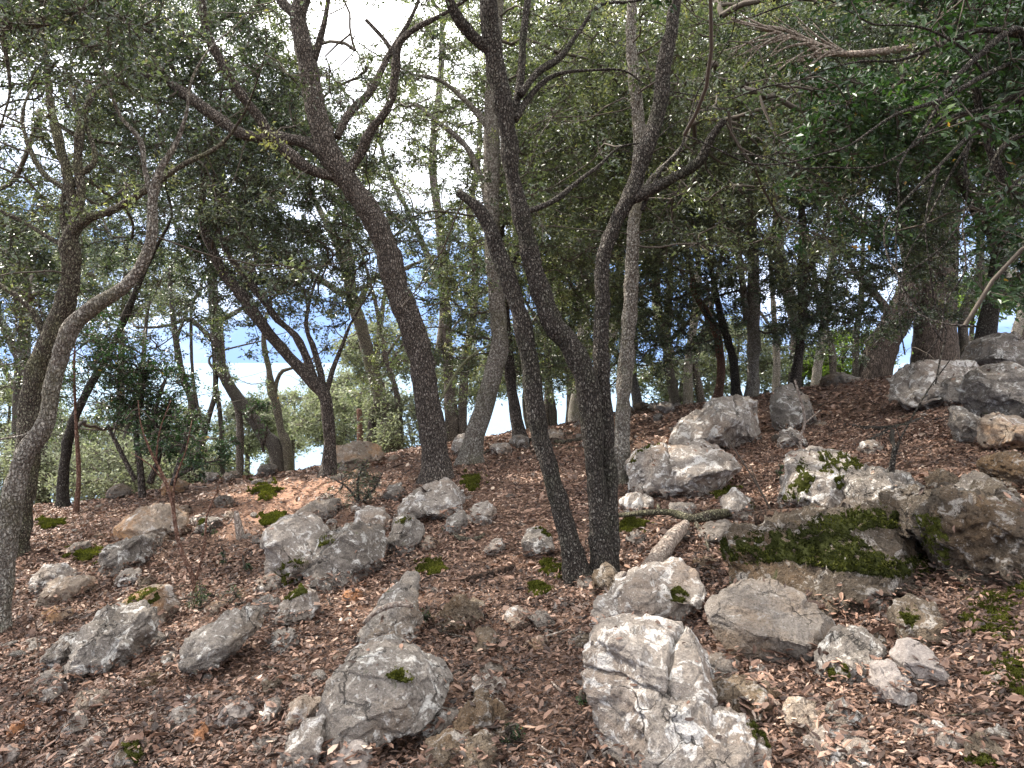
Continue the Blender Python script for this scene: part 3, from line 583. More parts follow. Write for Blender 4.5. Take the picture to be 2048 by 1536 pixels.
Rk('brown crumbly stone in the middle of the open leaf slope', [(945,1300),(955,1272),(980,1262),(998,1278),(998,1298),(970,1308)], 'tufa', pitted=.8, sub=4)
Rk('small pale pink stone beside the brown crumbly stone', [(992,1302),(994,1286),(1004,1282),(1012,1290),(1010,1304)], 'tan', sub=4)
Rk('tan flat stone right of the small pale pink stone', [(1044,1300),(1060,1282),(1085,1274),(1100,1290),(1080,1302)], 'tan', sub=4)
Rk('small grey triangular stone below the double trunk', [(1102,1222),(1112,1204),(1126,1198),(1138,1212),(1130,1226)], 'smooth', sub=4)
Rk('low rock with a notch left of the round tan stone', [(60,1200),(75,1176),(110,1165),(160,1160),(190,1175),(170,1200),(110,1212)], 'tan')
Rk('reddish embedded stone left of the pinkish log', [(1395,1075),(1420,1052),(1460,1044),(1500,1058),(1490,1084),(1430,1090)], 'brown')
Rk('brown stone hummock above the moss tuft on the crest', [(1640,790),(1652,755),(1690,745),(1740,752),(1748,775),(1700,795)], 'brown', Yb=13.2)
Rk('low grey stone on the leafy shelf below the crest hummock', [(1716,900),(1740,880),(1770,884),(1775,902),(1740,910)], 'lime', sub=4)
Rk('tan stone under the low twiggy shrub in front of the leaning oak', [(756,1002),(775,975),(800,968),(812,985),(800,1002)], 'grey')

# half buried companions, built one by one
SAT = [((40, 600, 1120, 1500), 26, 'on the lower left slope'), ((640, 1180, 990, 1500), 20, 'in the middle of the slope'), ((1240, 1640, 960, 1180), 18, 'around the fallen branches'), ((1380, 2040, 1280, 1520), 14, 'in the lower right leaves'), ((1000, 1640, 800, 900), 24, 'on the stony crest'), ((60, 760, 930, 1100), 20, 'on the upper left slope')]
for si, ((x0, x1, y0, y1), n, where) in enumerate(SAT):
    rs = np.random.default_rng(300 + si)
    for q in range(n):
        px, py = rs.uniform(x0, x1), rs.uniform(y0, y1); r = rs.uniform(13, 26) * (.65 + .35 * (py - 800) / 700) * 1.15
        if any(a + (c_ - a) * .08 < px < c_ - (c_ - a) * .08 and b + (d - b) * .1 < py < d + r * .1 for a, b, c_, d in OCC): continue
        ground_hit(px, py + r * .8)
        if not HIT[0]: continue
        k_ = 8; an = np.linspace(0, 6.28, k_, endpoint=False) + rs.uniform(-.3, .3, k_); ol = [(px + math.cos(t) * r * rs.uniform(1.1, 1.6), py - math.sin(t) * r * rs.uniform(.6, .95)) for t in an]
        rock('half buried rock ' + where, ol, ('lime', 'grey', 'tan', 'lime', 'tufa', 'brown')[rs.integers(6)], sub=5 if py > 1000 else 4, group='half buried rocks ' + where, rough=1.2, name='rock', pitted=.3 * (rs.random() < .4))
# small stones: a dozen shapes, copied one by one
STM = []
for q in range(14):
    D, F = ICO[4 if q < 8 else 3]; rs = np.random.default_rng(900 + q); Vv = D * rs.uniform(.6, 1.1, 3) * [1.1, .9, .75]
    for z in range(9):
        n = rs.normal(size=3); n /= np.linalg.norm(n); dd = Vv @ n; o_ = dd.max() * rs.uniform(.6, .85); Vv -= n * (np.clip(dd - o_, 0, None) * .92)[:, None]
    Nn, _ = vnormals(Vv, F); Vv = Vv + Nn * (.09 * fbm(Vv * 2.5 + q * 7, q, 4) + .03 * fbm(Vv * 9, q + 5, 2))[:, None]
    for mt in ('lime', 'tan', 'grey', 'brown'): STM.append((mt, mesh_np('stone', Vv, F, M[mt])))
BANDS = [ # n, x0,x1, y0,y1, rmin,rmax (px), label
 (74, 0, 640, 1130, 1530, 6, 22, 'small loose stone half sunk in the leaves of the lower left slope', 'small stones on the lower left slope'),
 (44, 60, 760, 960, 1120, 5, 17, 'small loose stone on the bare brown slope below the left trees', 'small stones on the upper left slope'),
 (40, 640, 1180, 960, 1300, 4, 13, 'small loose stone in the leaves between the central rocks and double trunk', 'small stones in the middle of the slope'),
 (34, 1240, 1640, 980, 1180, 4, 14, 'small loose stone around the fallen lichen branch and pinkish log', 'small stones around the fallen branches'),
 (34, 1400, 2048, 1280, 1530, 5, 17, 'small loose stone among the big leaves of the lower right', 'small stones at the lower right'),
 (52, 880, 1640, 790, 885, 6, 22, 'weathered stone in the low line of rocks along the crest', 'stones along the crest'),
 (30, 1600, 1960, 770, 960, 4, 14, 'small loose stone on the dark leaf shelf at upper right', 'small stones on the upper right shelf'),
 (30, 330, 860, 885, 970, 6, 18, 'small stone on the crest below the gap of bright sky', 'stones on the left crest')]
for bi, (n, x0, x1, y0, y1, r0, r1, lab, grp) in enumerate(BANDS):
    rs = np.random.default_rng(40 + bi)
    for q in range(n):
        px, py = rs.uniform(x0, x1), rs.uniform(y0, y1); r = r0 + (r1 - r0) * rs.random() ** 1.7
        p = ground_hit(px, py)
        if not HIT[0]: continue
        s = r * p[1] / FPX
        if any(a + (c_ - a) * .1 < px < c_ - (c_ - a) * .1 and b + (d - b) * .15 < py < d for a, b, c_, d in OCC): continue
        w = rs.random(); mt = 0 if w < .5 else (1 if w < .7 else (2 if w < .88 else 3))
        o = bpy.data.objects.new('stone', STM[4 * rs.integers(14) + mt][1]); col.objects.link(o)
        o.location = (p[0], p[1], p[2] + s * rs.uniform(-.1, .35)); o.scale = (s * rs.uniform(.9, 1.4), s, s * rs.uniform(.7, 1))
        o.rotation_euler = (rs.uniform(-.5, .5), rs.uniform(-.5, .5), rs.uniform(0, 6.28))
        tag(o, lab, 'stone', grp)
# dead leaves caught on and banked against the rocks
lm = MB()
for Vw, F in ROCKS:
    Nn, fn = vnormals(Vw, F); C = Vw[F].mean(1); ar = np.linalg.norm(fn, axis=1) / 2; u = fn / (2 * ar[:, None] + 1e-12)
    hz_ = C[:, 2] - height(C[:, 0], C[:, 1]); low = (hz_ > -.02) & (hz_ < .085)
    w = ar * (np.where((u[:, 2] > .55) & (hz_ > 0), 95, 0) * np.clip(.25 + 1.6 * fbm(C * 6, 3, 2), 0, 1) + np.where(low, 1500, 0)); n = int(w.sum())
    if n < 1: continue
    k_ = rng.choice(len(F), min(n, 2600), p=w / w.sum()); lo = low[k_]; n = len(k_)
    P = C[k_] + u[k_] * np.where(lo, .012, .006)[:, None]; nn = np.where(lo[:, None], [0, 0, 1.0], u[k_]) + rng.normal(size=(n, 3)) * .35; nn /= np.linalg.norm(nn, axis=1)[:, None]
    Vl, Fl = leaves_np(P, nn, .034 * np.exp(rng.normal(size=n) * .35), rng.uniform(.25, .5, n), rng.uniform(-.1, .2, n)); lm.add(Vl, Fl, np.repeat(np.clip(rng.beta(1.5, 2, n) + .03, 0, 1), 2))
tag(lm.build('leaf_drift', M['litter'], smooth=False), 'dry leaves banked against the rocks and caught on their ledges', 'leaf litter', kind='stuff')
# moss on the ground
def ground_moss(label, poly):
    pl = np.array(poly, float); C = ground_hit(*pl.mean(0)); mb = MB()
    n = 2600; ex_ = np.ptp(pl, axis=0) * .35; px = rng.uniform(pl[:, 0].min() - ex_[0], pl[:, 0].max() + ex_[0], n * 4); py = rng.uniform(pl[:, 1].min() - ex_[1], pl[:, 1].max() + ex_[1], n * 4)
    hgt = C[1]
    # solve depth by iterating on the height field
    Y = np.full(len(px), hgt)
    for _ in range(14):
        P = pt(px, py, Y); e_ = P[:, 2] - height(P[:, 0], P[:, 1]); Y = np.clip(Y + e_ * 1.6, 1.6, 20)
    P = pt(px, py, Y); nz = fbm(P * 5, 4, 3); c0 = pl.mean(0)
    dd_ = np.hypot((px - c0[0]) / (np.ptp(pl[:, 0]) * .5), (py - c0[1]) / (np.ptp(pl[:, 1]) * .5)); w_ = FPX / hgt
    ok = rng.random(len(px)) < np.clip((.95 - dd_ + 1.1 * fbm(P * 9, 24, 3) + .6 * fbm(P * 30, 14, 2)) * 1.6, 0, .9)
    P = P[ok]; P[:, 2] = height(P[:, 0], P[:, 1]) + .012 + .012 * fbm(P * 12, 3, 2)
    tufts(P, np.tile([0, -.2, 1.0], (len(P), 1)), np.full(len(P), max(.016, .0042 * hgt)), mb, 4)
    o = mb.build('moss_patch', M['moss_yellow'], None, C, smooth=False); o.location = C
    tag(o, label, 'moss')
ground_moss('moss patch on the ground left of the layered rocks, beside the angular grey rock', [(142,1126),(165,1105),(200,1098),(190,1112),(160,1130)])
ground_moss('pale moss patch in front of the crest trees at left', [(508,992),(525,972),(556,968),(548,986),(520,998)])
ground_moss('thin moss streak on the sunlit bare ground', [(520,1048),(540,1034),(570,1030),(560,1044),(530,1054)])
ground_moss('moss patch at the foot of the forked left trunks', [(80,1052),(100,1042),(122,1044),(110,1054),(86,1058)])
ground_moss('moss and grass tuft left of the double trunk base', [(1080,1150),(1100,1132),(1128,1130),(1130,1150),(1100,1160)])
ground_moss('small moss patch just below the double trunk moss tuft', [(1050,1190),(1070,1172),(1095,1170),(1088,1186),(1062,1196)])
ground_moss('dark moss hummock beside the upper end of the leaning slab', [(836,1148),(850,1130),(880,1124),(884,1142),(856,1152)])
ground_moss('large moss patch on the ground at the far right edge', [(1985,1360),(2010,1325),(2060,1322),(2070,1400),(2020,1402),(1995,1386)])
ground_moss('dark moss strip in leaves under the right outcrop wall', [(1930,1190),(1975,1190),(2030,1240),(2050,1280),(1990,1280),(1950,1230)])
ground_moss('moss cushion against the outcrop wall at the right edge', [(2015,1170),(2040,1152),(2070,1160),(2070,1190),(2030,1195)])
ground_moss('yellow green moss left of the pale flat boulder foot', [(1410,985),(1440,968),(1470,970),(1460,990),(1425,1000)])
ground_moss('moss patch behind the crested boulder', [(925,965),(945,952),(962,958),(958,975),(935,980)])
ground_moss('moss patch right of the double trunk at its foot', [(1232,1060),(1262,1040),(1300,1040),(1290,1062),(1250,1074)])
# ------------------------------------------------------------------ trees
TREES = []
def limb_pts(pts, Y0, drift, Yend=None):
    P = []; acc = 0
    for q, p in enumerate(pts):
        if q: acc += math.hypot(p[0] - pts[q - 1][0], p[1] - pts[q - 1][1])
        Y = Y0 + drift * acc * Y0 / FPX
        w = pt(p[0], p[1], Y); P.append([*w, p[2] * .5 * Y / FPX])
    return np.array(P), Y
def oak(label, limbs, mat='bark_brown', Y=None, crown='oak', name='oak_tree', group=None, sides=14, leafs=1.0, reach=3.2, twig='twig', flare=1.2, ws=.85):
    """limbs: list of (parent_limb_index or None, drift, [(px,py,width_px)...]); a limb that starts on another takes its depth there"""
    b = limbs[0][2][0]; g_ = ground_hit(b[0], b[1]); Yb = g_[1] if Y is None else Y
    built = []; root = None; sk = []
    for li, (par, drift, pts) in enumerate(limbs):
        if par is None: Y0 = Yb if li == 0 else Yb + .02 * li
        else:
            pp = built[par]; s0 = np.array(pts[0][:2], float); x_, y_, f_ = proj(pp[:, :3]); q = np.argmin(np.hypot(x_ - s0[0], y_ - s0[1])); Y0 = pp[q, 1]
        pts = [(x_, y_, w_ * (ws if y_ > 330 else min(1, ws + .1))) for x_, y_, w_ in pts]; P, _ = limb_pts(pts, Y0, drift)
        if pts[-1][:2] not in ((916, 384), (1449, 240), (732, 40)):
            dv = P[-1, :3] - P[-2, :3]; dv /= np.linalg.norm(dv); r_ = P[-1, 3]; q_ = P[-1, :3]; ex = []; ss = min(.42, r_ * 11 + .12)
            for t in (.72, .48, .3, .15, .06): dv = dv + rng.normal(size=3) * .28 + [0, 0, .06]; dv /= np.linalg.norm(dv); q_ = q_ + dv * ss; ex.append([*q_, r_ * t])
            P = np.vstack([P, ex])
        if par is None:
            down = P[0].copy(); hh = height(down[0], down[1])
            down[2] = min(down[2] - .12, float(hh) - .12); down[3] *= flare * 1.0; P[0, 3] *= 1.05; P = np.vstack([down, P])
        S = spline(P, .045 if S_near(Y0) else .12); S[:, 3] = np.maximum(S[:, 3], .004)
        built.append(S)
        if root is None:
            org = np.array([P[0][0], P[0][1], float(height(P[0][0], P[0][1]))]); root = empty(name, org)
            root.name = name
        mb = MB(); rr = S[:, 3].copy()
        if par is None: # root flare with buttresses
            zz = S[:, 2] - org[2]; rr *= 1 + .4 * np.exp(-np.clip(zz, 0, 9) / .09)
        tube(mb, S[:, :3], rr, sides if S[0, 3] > .03 else 8, .42, li * 3 + len(TREES) * 11)
        mb.build('trunk' if par is None else 'branch', M[mat], root, org)
        up = S[:, 2] > org[2] + .9
        sk.append(np.c_[S[up][:, :4], np.full(up.sum(), 0.0)])
    tag(root, label, 'tree', group)
    sk = np.vstack(sk); TREES.append(dict(root=root, org=org, sk=sk, crown=crown, leafs=leafs, reach=reach, twig=twig, Y=Yb, cl=[]))
    return root
def S_near(Y): return Y < 9

oak('dark oak with twin trunks splitting at the base, centre foreground', [
 (None, .05, [(1160,1165,84),(1132,1060,66),(1105,960,62),(1075,850,60),(1056,705,58),(1032,602,56),(998,510,54),(974,444,46),(953,413,38),(916,384,26)]),
 (None, .02, [(1208,1140,84),(1196,1000,72),(1186,870,70),(1176,780,74),(1150,705,72),(1110,650,70),(1085,590,66),(1063,520,64),(1045,440,58),(1024,350,52),(1014,250,52),(1000,180,54),(985,100,52),(976,0,48),(970,-130,42),(975,-260,30)]),
 (None, .1, [(1222,1120,60),(1220,980,52),(1213,850,50),(1202,720,52),(1205,600,52),(1205,520,52),(1235,440,48),(1262,385,46),(1295,290,44),(1320,210,42),(1330,120,40),(1345,40,38),(1352,-70,34),(1340,-200,24)]),
 (2, -.2, [(1262,400,34),(1300,382,32),(1355,352,30),(1400,322,28),(1425,272,24),(1449,240,17)]),
 (1, -.3, [(992,115,34),(945,70,34),(905,15,30),(885,-60,26),(860,-180,18)]),
 (1, .3, [(1018,260,24),(1040,170,22),(1048,60,20),(1060,-30,16),(1080,-150,10)]),
 (1, .4, [(1040,190,22),(1075,145,20),(1120,115,18),(1160,60,14),(1200,10,10)]),
 (1, .4, [(1030,240,20),(1062,190,18),(1110,150,12),(1190,140,8),(1250,142,6)]),
 (0, .5, [(1040,430,18),(1110,400,18),(1160,360,14),(1200,330,10)]),
 (2, .3, [(1285,420,16),(1300,380,14),(1330,330,10),(1360,300,8)]),
], 'bark_dark', leafs=1.0, sides=28, ws=.60)
oak('thick brown oak curving left with three big limbs', [
 (None, .0, [(872,960,92),(866,880,84),(852,790,78),(840,710,78),(815,640,76),(790,560,74),(766,480,72),(740,425,70),(705,375,66),(668,325,62),(645,270,60),(628,200,56),(618,140,52),(604,75,48),(596,30,48),(612,-30,38),(620,-140,28)]),
 (0, -.25, [(672,352,36),(635,345,34),(600,325,32),(545,275,28),(510,225,26),(470,172,26),(440,120,24),(415,70,22),(404,0,20),(398,-80,16)]),
 (0, .2, [(658,312,48),(615,286,34),(560,276,30),(490,270,28),(440,240,30),(380,195,28),(330,162,22),(265,150,16),(180,148,9)]),
 (2, .2, [(345,172,16),(310,120,12),(270,70,10),(235,20,8)]),
 (0, -.2, [(690,352,34),(722,305,26),(742,262,26),(780,205,24),(792,130,22),(800,85,20),(835,55,16),(880,32,12),(930,0,10)]),
 (4, .1, [(790,110,14),(765,75,12),(732,40,9)]),
 (0, .3, [(672,275,24),(700,225,22),(740,185,20),(775,115,16)]),
 (0, .2, [(592,30,30),(565,5,26),(540,-40,22),(500,-120,14)]),
 (0, -.1, [(628,120,20),(640,80,18),(652,30,15),(662,-30,11)]),
], 'bark_brown', leafs=1.0, sides=28, ws=.62)
oak('pale lichen covered oak leaning right behind the thick brown oak', [
 (None, .0, [(940,930,60),(948,880,56),(966,820,50),(988,740,50),(1000,675,46),(990,570,44),(985,500,44),(984,400,42),(983,300,40),(984,200,34),(990,80,28),(1000,-60,20)]),
 (0, .3, [(985,440,22),(960,350,18),(930,290,14),(870,240,10)]),
 (0, .2, [(984,260,22),(940,210,14),(880,160,10),(830,150,7)]),
], 'bark_pale', ws=.72)
oak('straight brown oak just right of the pale leaning oak', [
 (None, .0, [(1042,886,38),(1026,800,32),(1016,705,30),(1008,620,30),(1002,520,28),(1000,400,26),(1020,280,22),(1040,160,18),(1060,20,14)]),
 (0, .3, [(1005,560,14),(1040,500,12),(1080,440,10),(1120,380,7)]),
], 'bark_brown', ws=.7)
oak('slim brown oak on the crest left of the pale leaning oak', [
 (None, .0, [(905,872,40),(898,760,30),(893,650,30),(886,540,28),(878,440,25),(866,350,22),(868,260,18),(880,170,16),(885,40,12)]),
 (0, -.2, [(890,580,18),(868,540,18),(838,470,16),(810,410,14),(775,340,12),(760,280,8)]),
], 'bark_brown', ws=.7)
oak('thin oak rising close behind the slim crest oak', [
 (None, .0, [(925,857,22),(926,790,20),(935,700,18),(948,620,17),(950,520,16),(940,430,14),(955,330,12),(960,240,8)]),
], 'bark_brown')
oak('forked slim oak on the crest left of the thick brown oak', [
 (None, .0, [(784,890,38),(765,810,32),(742,730,30),(722,650,29),(705,600,29),(697,555,26),(675,490,20),(650,440,16),(630,400,12),(610,350,8)]),
 (0, .1, [(702,575,20),(700,520,20),(692,460,18),(688,410,14),(680,360,9)]),
 (0, .1, [(690,592,18),(660,572,16),(620,545,14),(585,515,12),(540,508,8)]),
 (0, .2, [(712,620,14),(745,560,13),(800,540,10),(850,520,7)]),
], 'bark_moss', crown='oak')
oak('oak with two snaking limbs bending left over the bright gap', [
 (None, .0, [(655,955,34),(659,880,30),(652,800,30),(640,780,30),(608,745,27),(565,700,26),(525,650,26),(490,600,25),(450,550,23),(425,500,22),(408,450,20),(404,400,17),(412,330,13),(430,260,8)]),
 (0, .15, [(632,768,20),(615,720,18),(590,670,18),(555,640,16),(520,590,16),(480,540,15),(450,500,13),(440,460,10)]),
 (0, .2, [(652,800,16),(640,740,14),(625,690,13),(612,650,10)]),
 (0, .2, [(652,790,12),(665,740,11),(685,690,9),(700,650,6)]),
], 'bark_brown')
oak('dark straight trunk leaning left across the bright gap', [
 (None, .0, [(556,920,36),(528,870,32),(490,815,28),(455,765,27),(435,700,25),(428,620,23),(425,540,21),(430,460,17),(440,370,13)]),
 (0, .2, [(428,650,12),(460,630,11),(500,610,9),(540,600,6)]),
 (0, .1, [(425,680,12),(380,640,11),(340,650,8),(300,655,6)]),
], 'bark_dark')
oak('knotty little oak in front of the pale distant trees', [
 (None, .0, [(575,912,24),(562,860,18),(550,800,18),(543,785,20),(538,740,14),(528,690,12),(530,640,9)]),
 (0, .1, [(548,792,12),(554,760,11),(566,742,9),(590,735,6)]),
], 'bark_moss')
oak('crooked stem with a sharp elbow at the left sky gap', [
 (None, .0, [(372,950,18),(358,890,18),(362,858,20),(384,845,20),(382,800,17),(368,760,16),(355,700,15),(345,620,13),(340,540,10)]),
 (0, .1, [(352,680,9),(375,620,8),(400,580,7)]),
], 'bark_dark')
oak('two thin dark stems meeting low at the left sky gap', [
 (None, .0, [(392,955,20),(400,900,18),(412,850,15),(430,790,12),(430,730,12),(425,640,10)]),
 (0, .1, [(408,855,12),(392,800,9),(384,730,8),(382,640,7)]),
 (None, .0, [(445,912,12),(440,830,11),(432,770,10),(428,700,8)]),
], 'bark_dark')
oak('big dark oak leaning right at the left edge', [
 (None, .0, [(22,1110,72),(45,970,68),(58,860,62),(72,760,62),(105,670,58),(135,590,52),(144,520,46),(140,475,44),(170,440,26),(230,418,22),(300,375,18),(365,330,12)]),
 (0, .1, [(138,480,26),(155,430,24),(162,380,22),(155,320,20),(165,240,16),(190,180,10)]),
 (0, .25, [(136,490,20),(125,420,18),(128,380,16),(90,350,14),(60,300,11),(45,240,8)]),
 (0, .2, [(95,690,22),(70,630,16),(30,590,14),(-20,560,12),(-70,540,8)]),
 (1, .2, [(160,350,14),(190,320,13),(175,260,12),(145,200,10)]),
 (0, .2, [(140,500,14),(90,470,12),(40,440,12),(-20,410,9)]),
 (0, .1, [(150,470,18),(140,380,26),(120,290,22),(100,200,16),(90,100,10)]),
], 'bark_moss', crown='oak_olive', twig='twig', sides=24, ws=.74)
oak('pale mottled oak crossing in front of the big left oak', [
 (None, .0, [(-4,1262,52),(4,1160,56),(20,1030,56),(48,915,50),(92,848,44),(108,760,42),(138,665,42),(190,612,40),(240,580,36),(284,530,33),(304,470,28),(305,405,24),(318,345,20),(350,290,15),(372,230,9)]),
 (0, .2, [(88,860,14),(70,858,12),(50,870,7)]),
 (0, .1, [(305,400,16),(290,340,14),(280,280,12),(240,230,8)]),
], 'bark_pale', crown='oak_olive', twig='twig', sides=24, ws=.74)
oak('dark trunk seen low behind the big left oak', [
 (None, .0, [(88,1005,28),(84,930,27),(80,860,26),(62,780,24),(30,700,20),(-10,620,15)]),
], 'bark_dark')
oak('oak leaning right with one bend behind the crossing left oaks', [
 (None, .0, [(126,1015,27),(128,930,25),(140,865,23),(170,790,19),(205,730,17),(235,670,16),(262,605,15),(290,540,11),(320,480,8)]),
], 'bark_dark')
oak('reddish thin stem standing beside the bending left oak', [
 (None, .0, [(152,1028,12),(158,950,11),(154,880,9),(150,800,7),(148,720,5)]),
], 'bark_red', leafs=.7)
oak('pale speckled oak standing straight right of the double trunk', [
 (None, .0, [(1236,965,54),(1244,880,42),(1248,780,39),(1256,680,39),(1262,580,37),(1265,480,34),(1274,380,32),(1280,280,30),(1272,180,28),(1262,90,24),(1262,-40,18)]),
 (0, .3, [(1270,420,16),(1300,360,13),(1340,320,9)]),
], 'bark_pale', sides=20, ws=.75)
oak('mottled grey oak seen between the forks of the double trunk', [
 (None, .0, [(1150,838,34),(1160,760,31),(1166,680,30),(1164,580,29),(1160,480,27),(1155,400,24),(1165,300,20),(1170,200,14)]),
 (0, -.1, [(1166,655,10),(1150,632,9),(1130,622,8)]),
], 'bark_pale')
oak('pale grey oak standing on the overhanging slab', [
 (None, .0, [(1504,797,30),(1507,700,28),(1507,600,28),(1506,520,26),(1503,440,22),(1500,360,18),(1510,280,13)]),
 (0, -.1, [(1493,640,16),(1486,570,15),(1475,500,14),(1455,440,13),(1432,390,12),(1415,340,8)]),
], 'bark_pale')
oak('grey oak with a right hand fork right of the slab oak', [
 (None, .0, [(1588,782,24),(1596,720,21),(1605,640,20),(1604,550,20),(1606,460,18),(1600,380,15),(1610,300,10)]),
 (0, .1, [(1608,560,11),(1635,500,9),(1655,430,8),(1660,370,6)]),
], 'bark_brown')
oak('reddish brown oak arching left, left of the slab oak', [
 (None, .0, [(1434,806,22),(1442,750,19),(1436,680,18),(1412,625,17),(1390,585,16),(1380,530,13),(1365,460,10)]),
], 'bark_red')
oak('bent dark stem between grey forked oak and the leaning pine', [
 (None, .0, [(1666,742,15),(1662,690,14),(1645,640,14),(1632,580,12),(1622,500,11),(1600,420,8)]),
 (0, .1, [(1650,650,9),(1700,600,8),(1740,590,6)]),
], 'bark_brown')
oak('broad reddish pine leaning right beside the tallest pine', [
 (None, .0, [(1748,757,64),(1768,690,58),(1795,640,54),(1820,580,48),(1840,500,44),(1858,420,40),(1870,300,32),(1880,180,24)]),
 (0, .1, [(1790,650,18),(1760,600,15),(1720,560,11),(1690,500,8)]),
], 'bark_pine', name='pine_tree', sides=24, ws=1)
oak('tallest and widest pine trunk on the right', [
 (None, .0, [(1870,728,84),(1870,640,76),(1874,540,74),(1880,440,70),(1886,330,62),(1890,220,54),(1892,80,44),(1890,-80,34)]),
 (0, .1, [(1880,380,22),(1840,340,18),(1790,330,13),(1730,320,8)]),
 (0, .0, [(1900,640,14),(1860,610,13),(1815,560,10),(1780,540,7)]),
], 'bark_pine', name='pine_tree', sides=24, ws=1)
oak('dark oak with a kinked trunk behind the stack at the right edge', [
 (None, .0, [(1972,672,44),(1982,610,37),(1996,540,34),(1992,480,33),(1960,430,31),(1935,380,27),(1905,320,22),(1890,260,14)]),
 (0, .1, [(1996,490,18),(2020,450,15),(2050,400,14),(2090,360,10)]),
], 'bark_dark', Y=11.0)
oak('leafy dark oak entering from beyond the right edge', [
 (None, .0, [(2250,1000,80),(2240,800,74),(2200,620,60),(2120,500,50),(2050,400,32),(2010,360,26),(1985,310,22),(1965,250,18),(1950,180,12)]),
 (0, -.3, [(2200,620,34),(2150,400,28),(2080,180,22),(2040,60,16),(1960,110,12),(1900,170,9),(1860,240,7),(1800,330,5)]),
 (1, .1, [(2040,70,14),(1960,60,11),(1880,90,9),(1800,120,6)]),
 (1, .1, [(2080,180,12),(1990,230,10),(1930,300,8),(1880,390,5)]),
 (1, -.1, [(2100,250,12),(2010,290,10),(1960,380,7),(1905,470,4)]),
 (1, -.5, [(2080,180,14),(2010,200,12),(1950,260,10),(1880,330,8),(1810,400,6),(1770,450,3)]),
 (5, -.1, [(1950,260,8),(1930,320,7),(1935,380,5),(1925,450,3)]),
 (5, -.1, [(1990,215,8),(1900,235,7),(1830,290,5),(1760,330,3)]),
 (5, -.1, [(1880,330,7),(1860,390,5),(1850,450,4),(1855,500,2)]),
 (1, -.5, [(2060,110,12),(1970,150,10),(1880,200,8),(1790,230,6),(1700,290,4)]),
 (9, .0, [(1970,150,7),(1930,100,6),(1860,60,5),(1800,50,3)]),
], 'bark_dark', crown='green', Y=4.6, twig='twig', leafs=1.0, reach=2.6)
oak('mossy bough of an oak reaching in at the top left corner', [
 (None, .0, [(-330,1350,90),(-300,1000,76),(-260,600,66),(-190,250,52),(-90,90,36),(0,46,22),(80,46,20),(150,26,17),(215,-5,13),(270,-60,9)]),
 (0, .1, [(60,46,9),(130,40,7),(185,30,6),(220,20,4)]),
 (0, .0, [(0,50,16),(12,110,10),(20,180,6)]),
], 'bark_moss', Y=5.2)
for lab, x, y, w, top in (
 ('thin dark stem standing behind the double trunk on the left', 1106, 842, 15, 520), ('thin grey stem behind the pale speckled oak', 1278, 822, 17, 560),
 ('leaning dark stem under the dark foliage left of the red arching oak', 1350, 812, 19, 540), ('thin stem close left of the red arching oak', 1402, 806, 14, 520),
 ('dark forked stem right behind the slab oak', 1474, 800, 17, 530), ('thin stem with low side twigs between slab oak and grey forked oak', 1552, 782, 14, 540),
 ('slender stem left of the straight brown oak', 1092, 850, 12, 560), ('slender dark stem left of the leaning pine', 1712, 752, 13, 500),
 ('short dark stem at the far left edge behind the mottled oak', 36, 990, 20, 620), ('thin bending stem right of the forked slim oak', 800, 872, 12, 600),
 ('thin grey stem right of the kinked right oak', 2030, 690, 18, 420), ('thin dark stem on the left crest behind the small arbutus', 262, 978, 12, 640),
 ('pale slender trunk between the mottled oak and pale speckled oak', 1208, 828, 20, 480),
 ('pale slender trunk midway to the red arching oak', 1376, 808, 17, 480), ('slender pale trunk between grey forked oak and bent dark stem', 1632, 770, 17, 460),
 ('slender pale trunk left of the slim brown crest oak', 860, 866, 14, 560), ('slender trunk behind the forked slim oak on its left', 742, 880, 14, 600),
 ('slender pale trunk right of the straight brown oak', 1072, 852, 16, 480), ('thin dark trunk right of the tallest pine', 1930, 722, 18, 420), ('slender trunk standing left of the snaking limbs', 480, 905, 13, 640)):
    dx = random.uniform(-60, 60); h_ = y - top
    oak(lab, [(None, .0, [(x, y, w * 1.1), (x + random.uniform(-15, 15), y - h_ * .3, w), (x + dx * .6 + random.uniform(-15, 15), y - h_ * .6, w * .85), (x + dx, top, w * .6), (x + dx * 1.5, top - 90, w * .35)]),
              (0, .2, [(x + dx * .5, y - h_ * .5, w * .5), (x + dx * .5 + 40 * random.choice((-1, 1)), y - h_ * .72, w * .35), (x + dx * .5 + 70 * random.choice((-1, 1)), y - h_ * .85, w * .2)])],
        ('bark_pale' if 'pale' in lab or 'grey' in lab else 'bark_dark' if 'dark' in lab else 'bark_brown'), sides=10, ws=1)

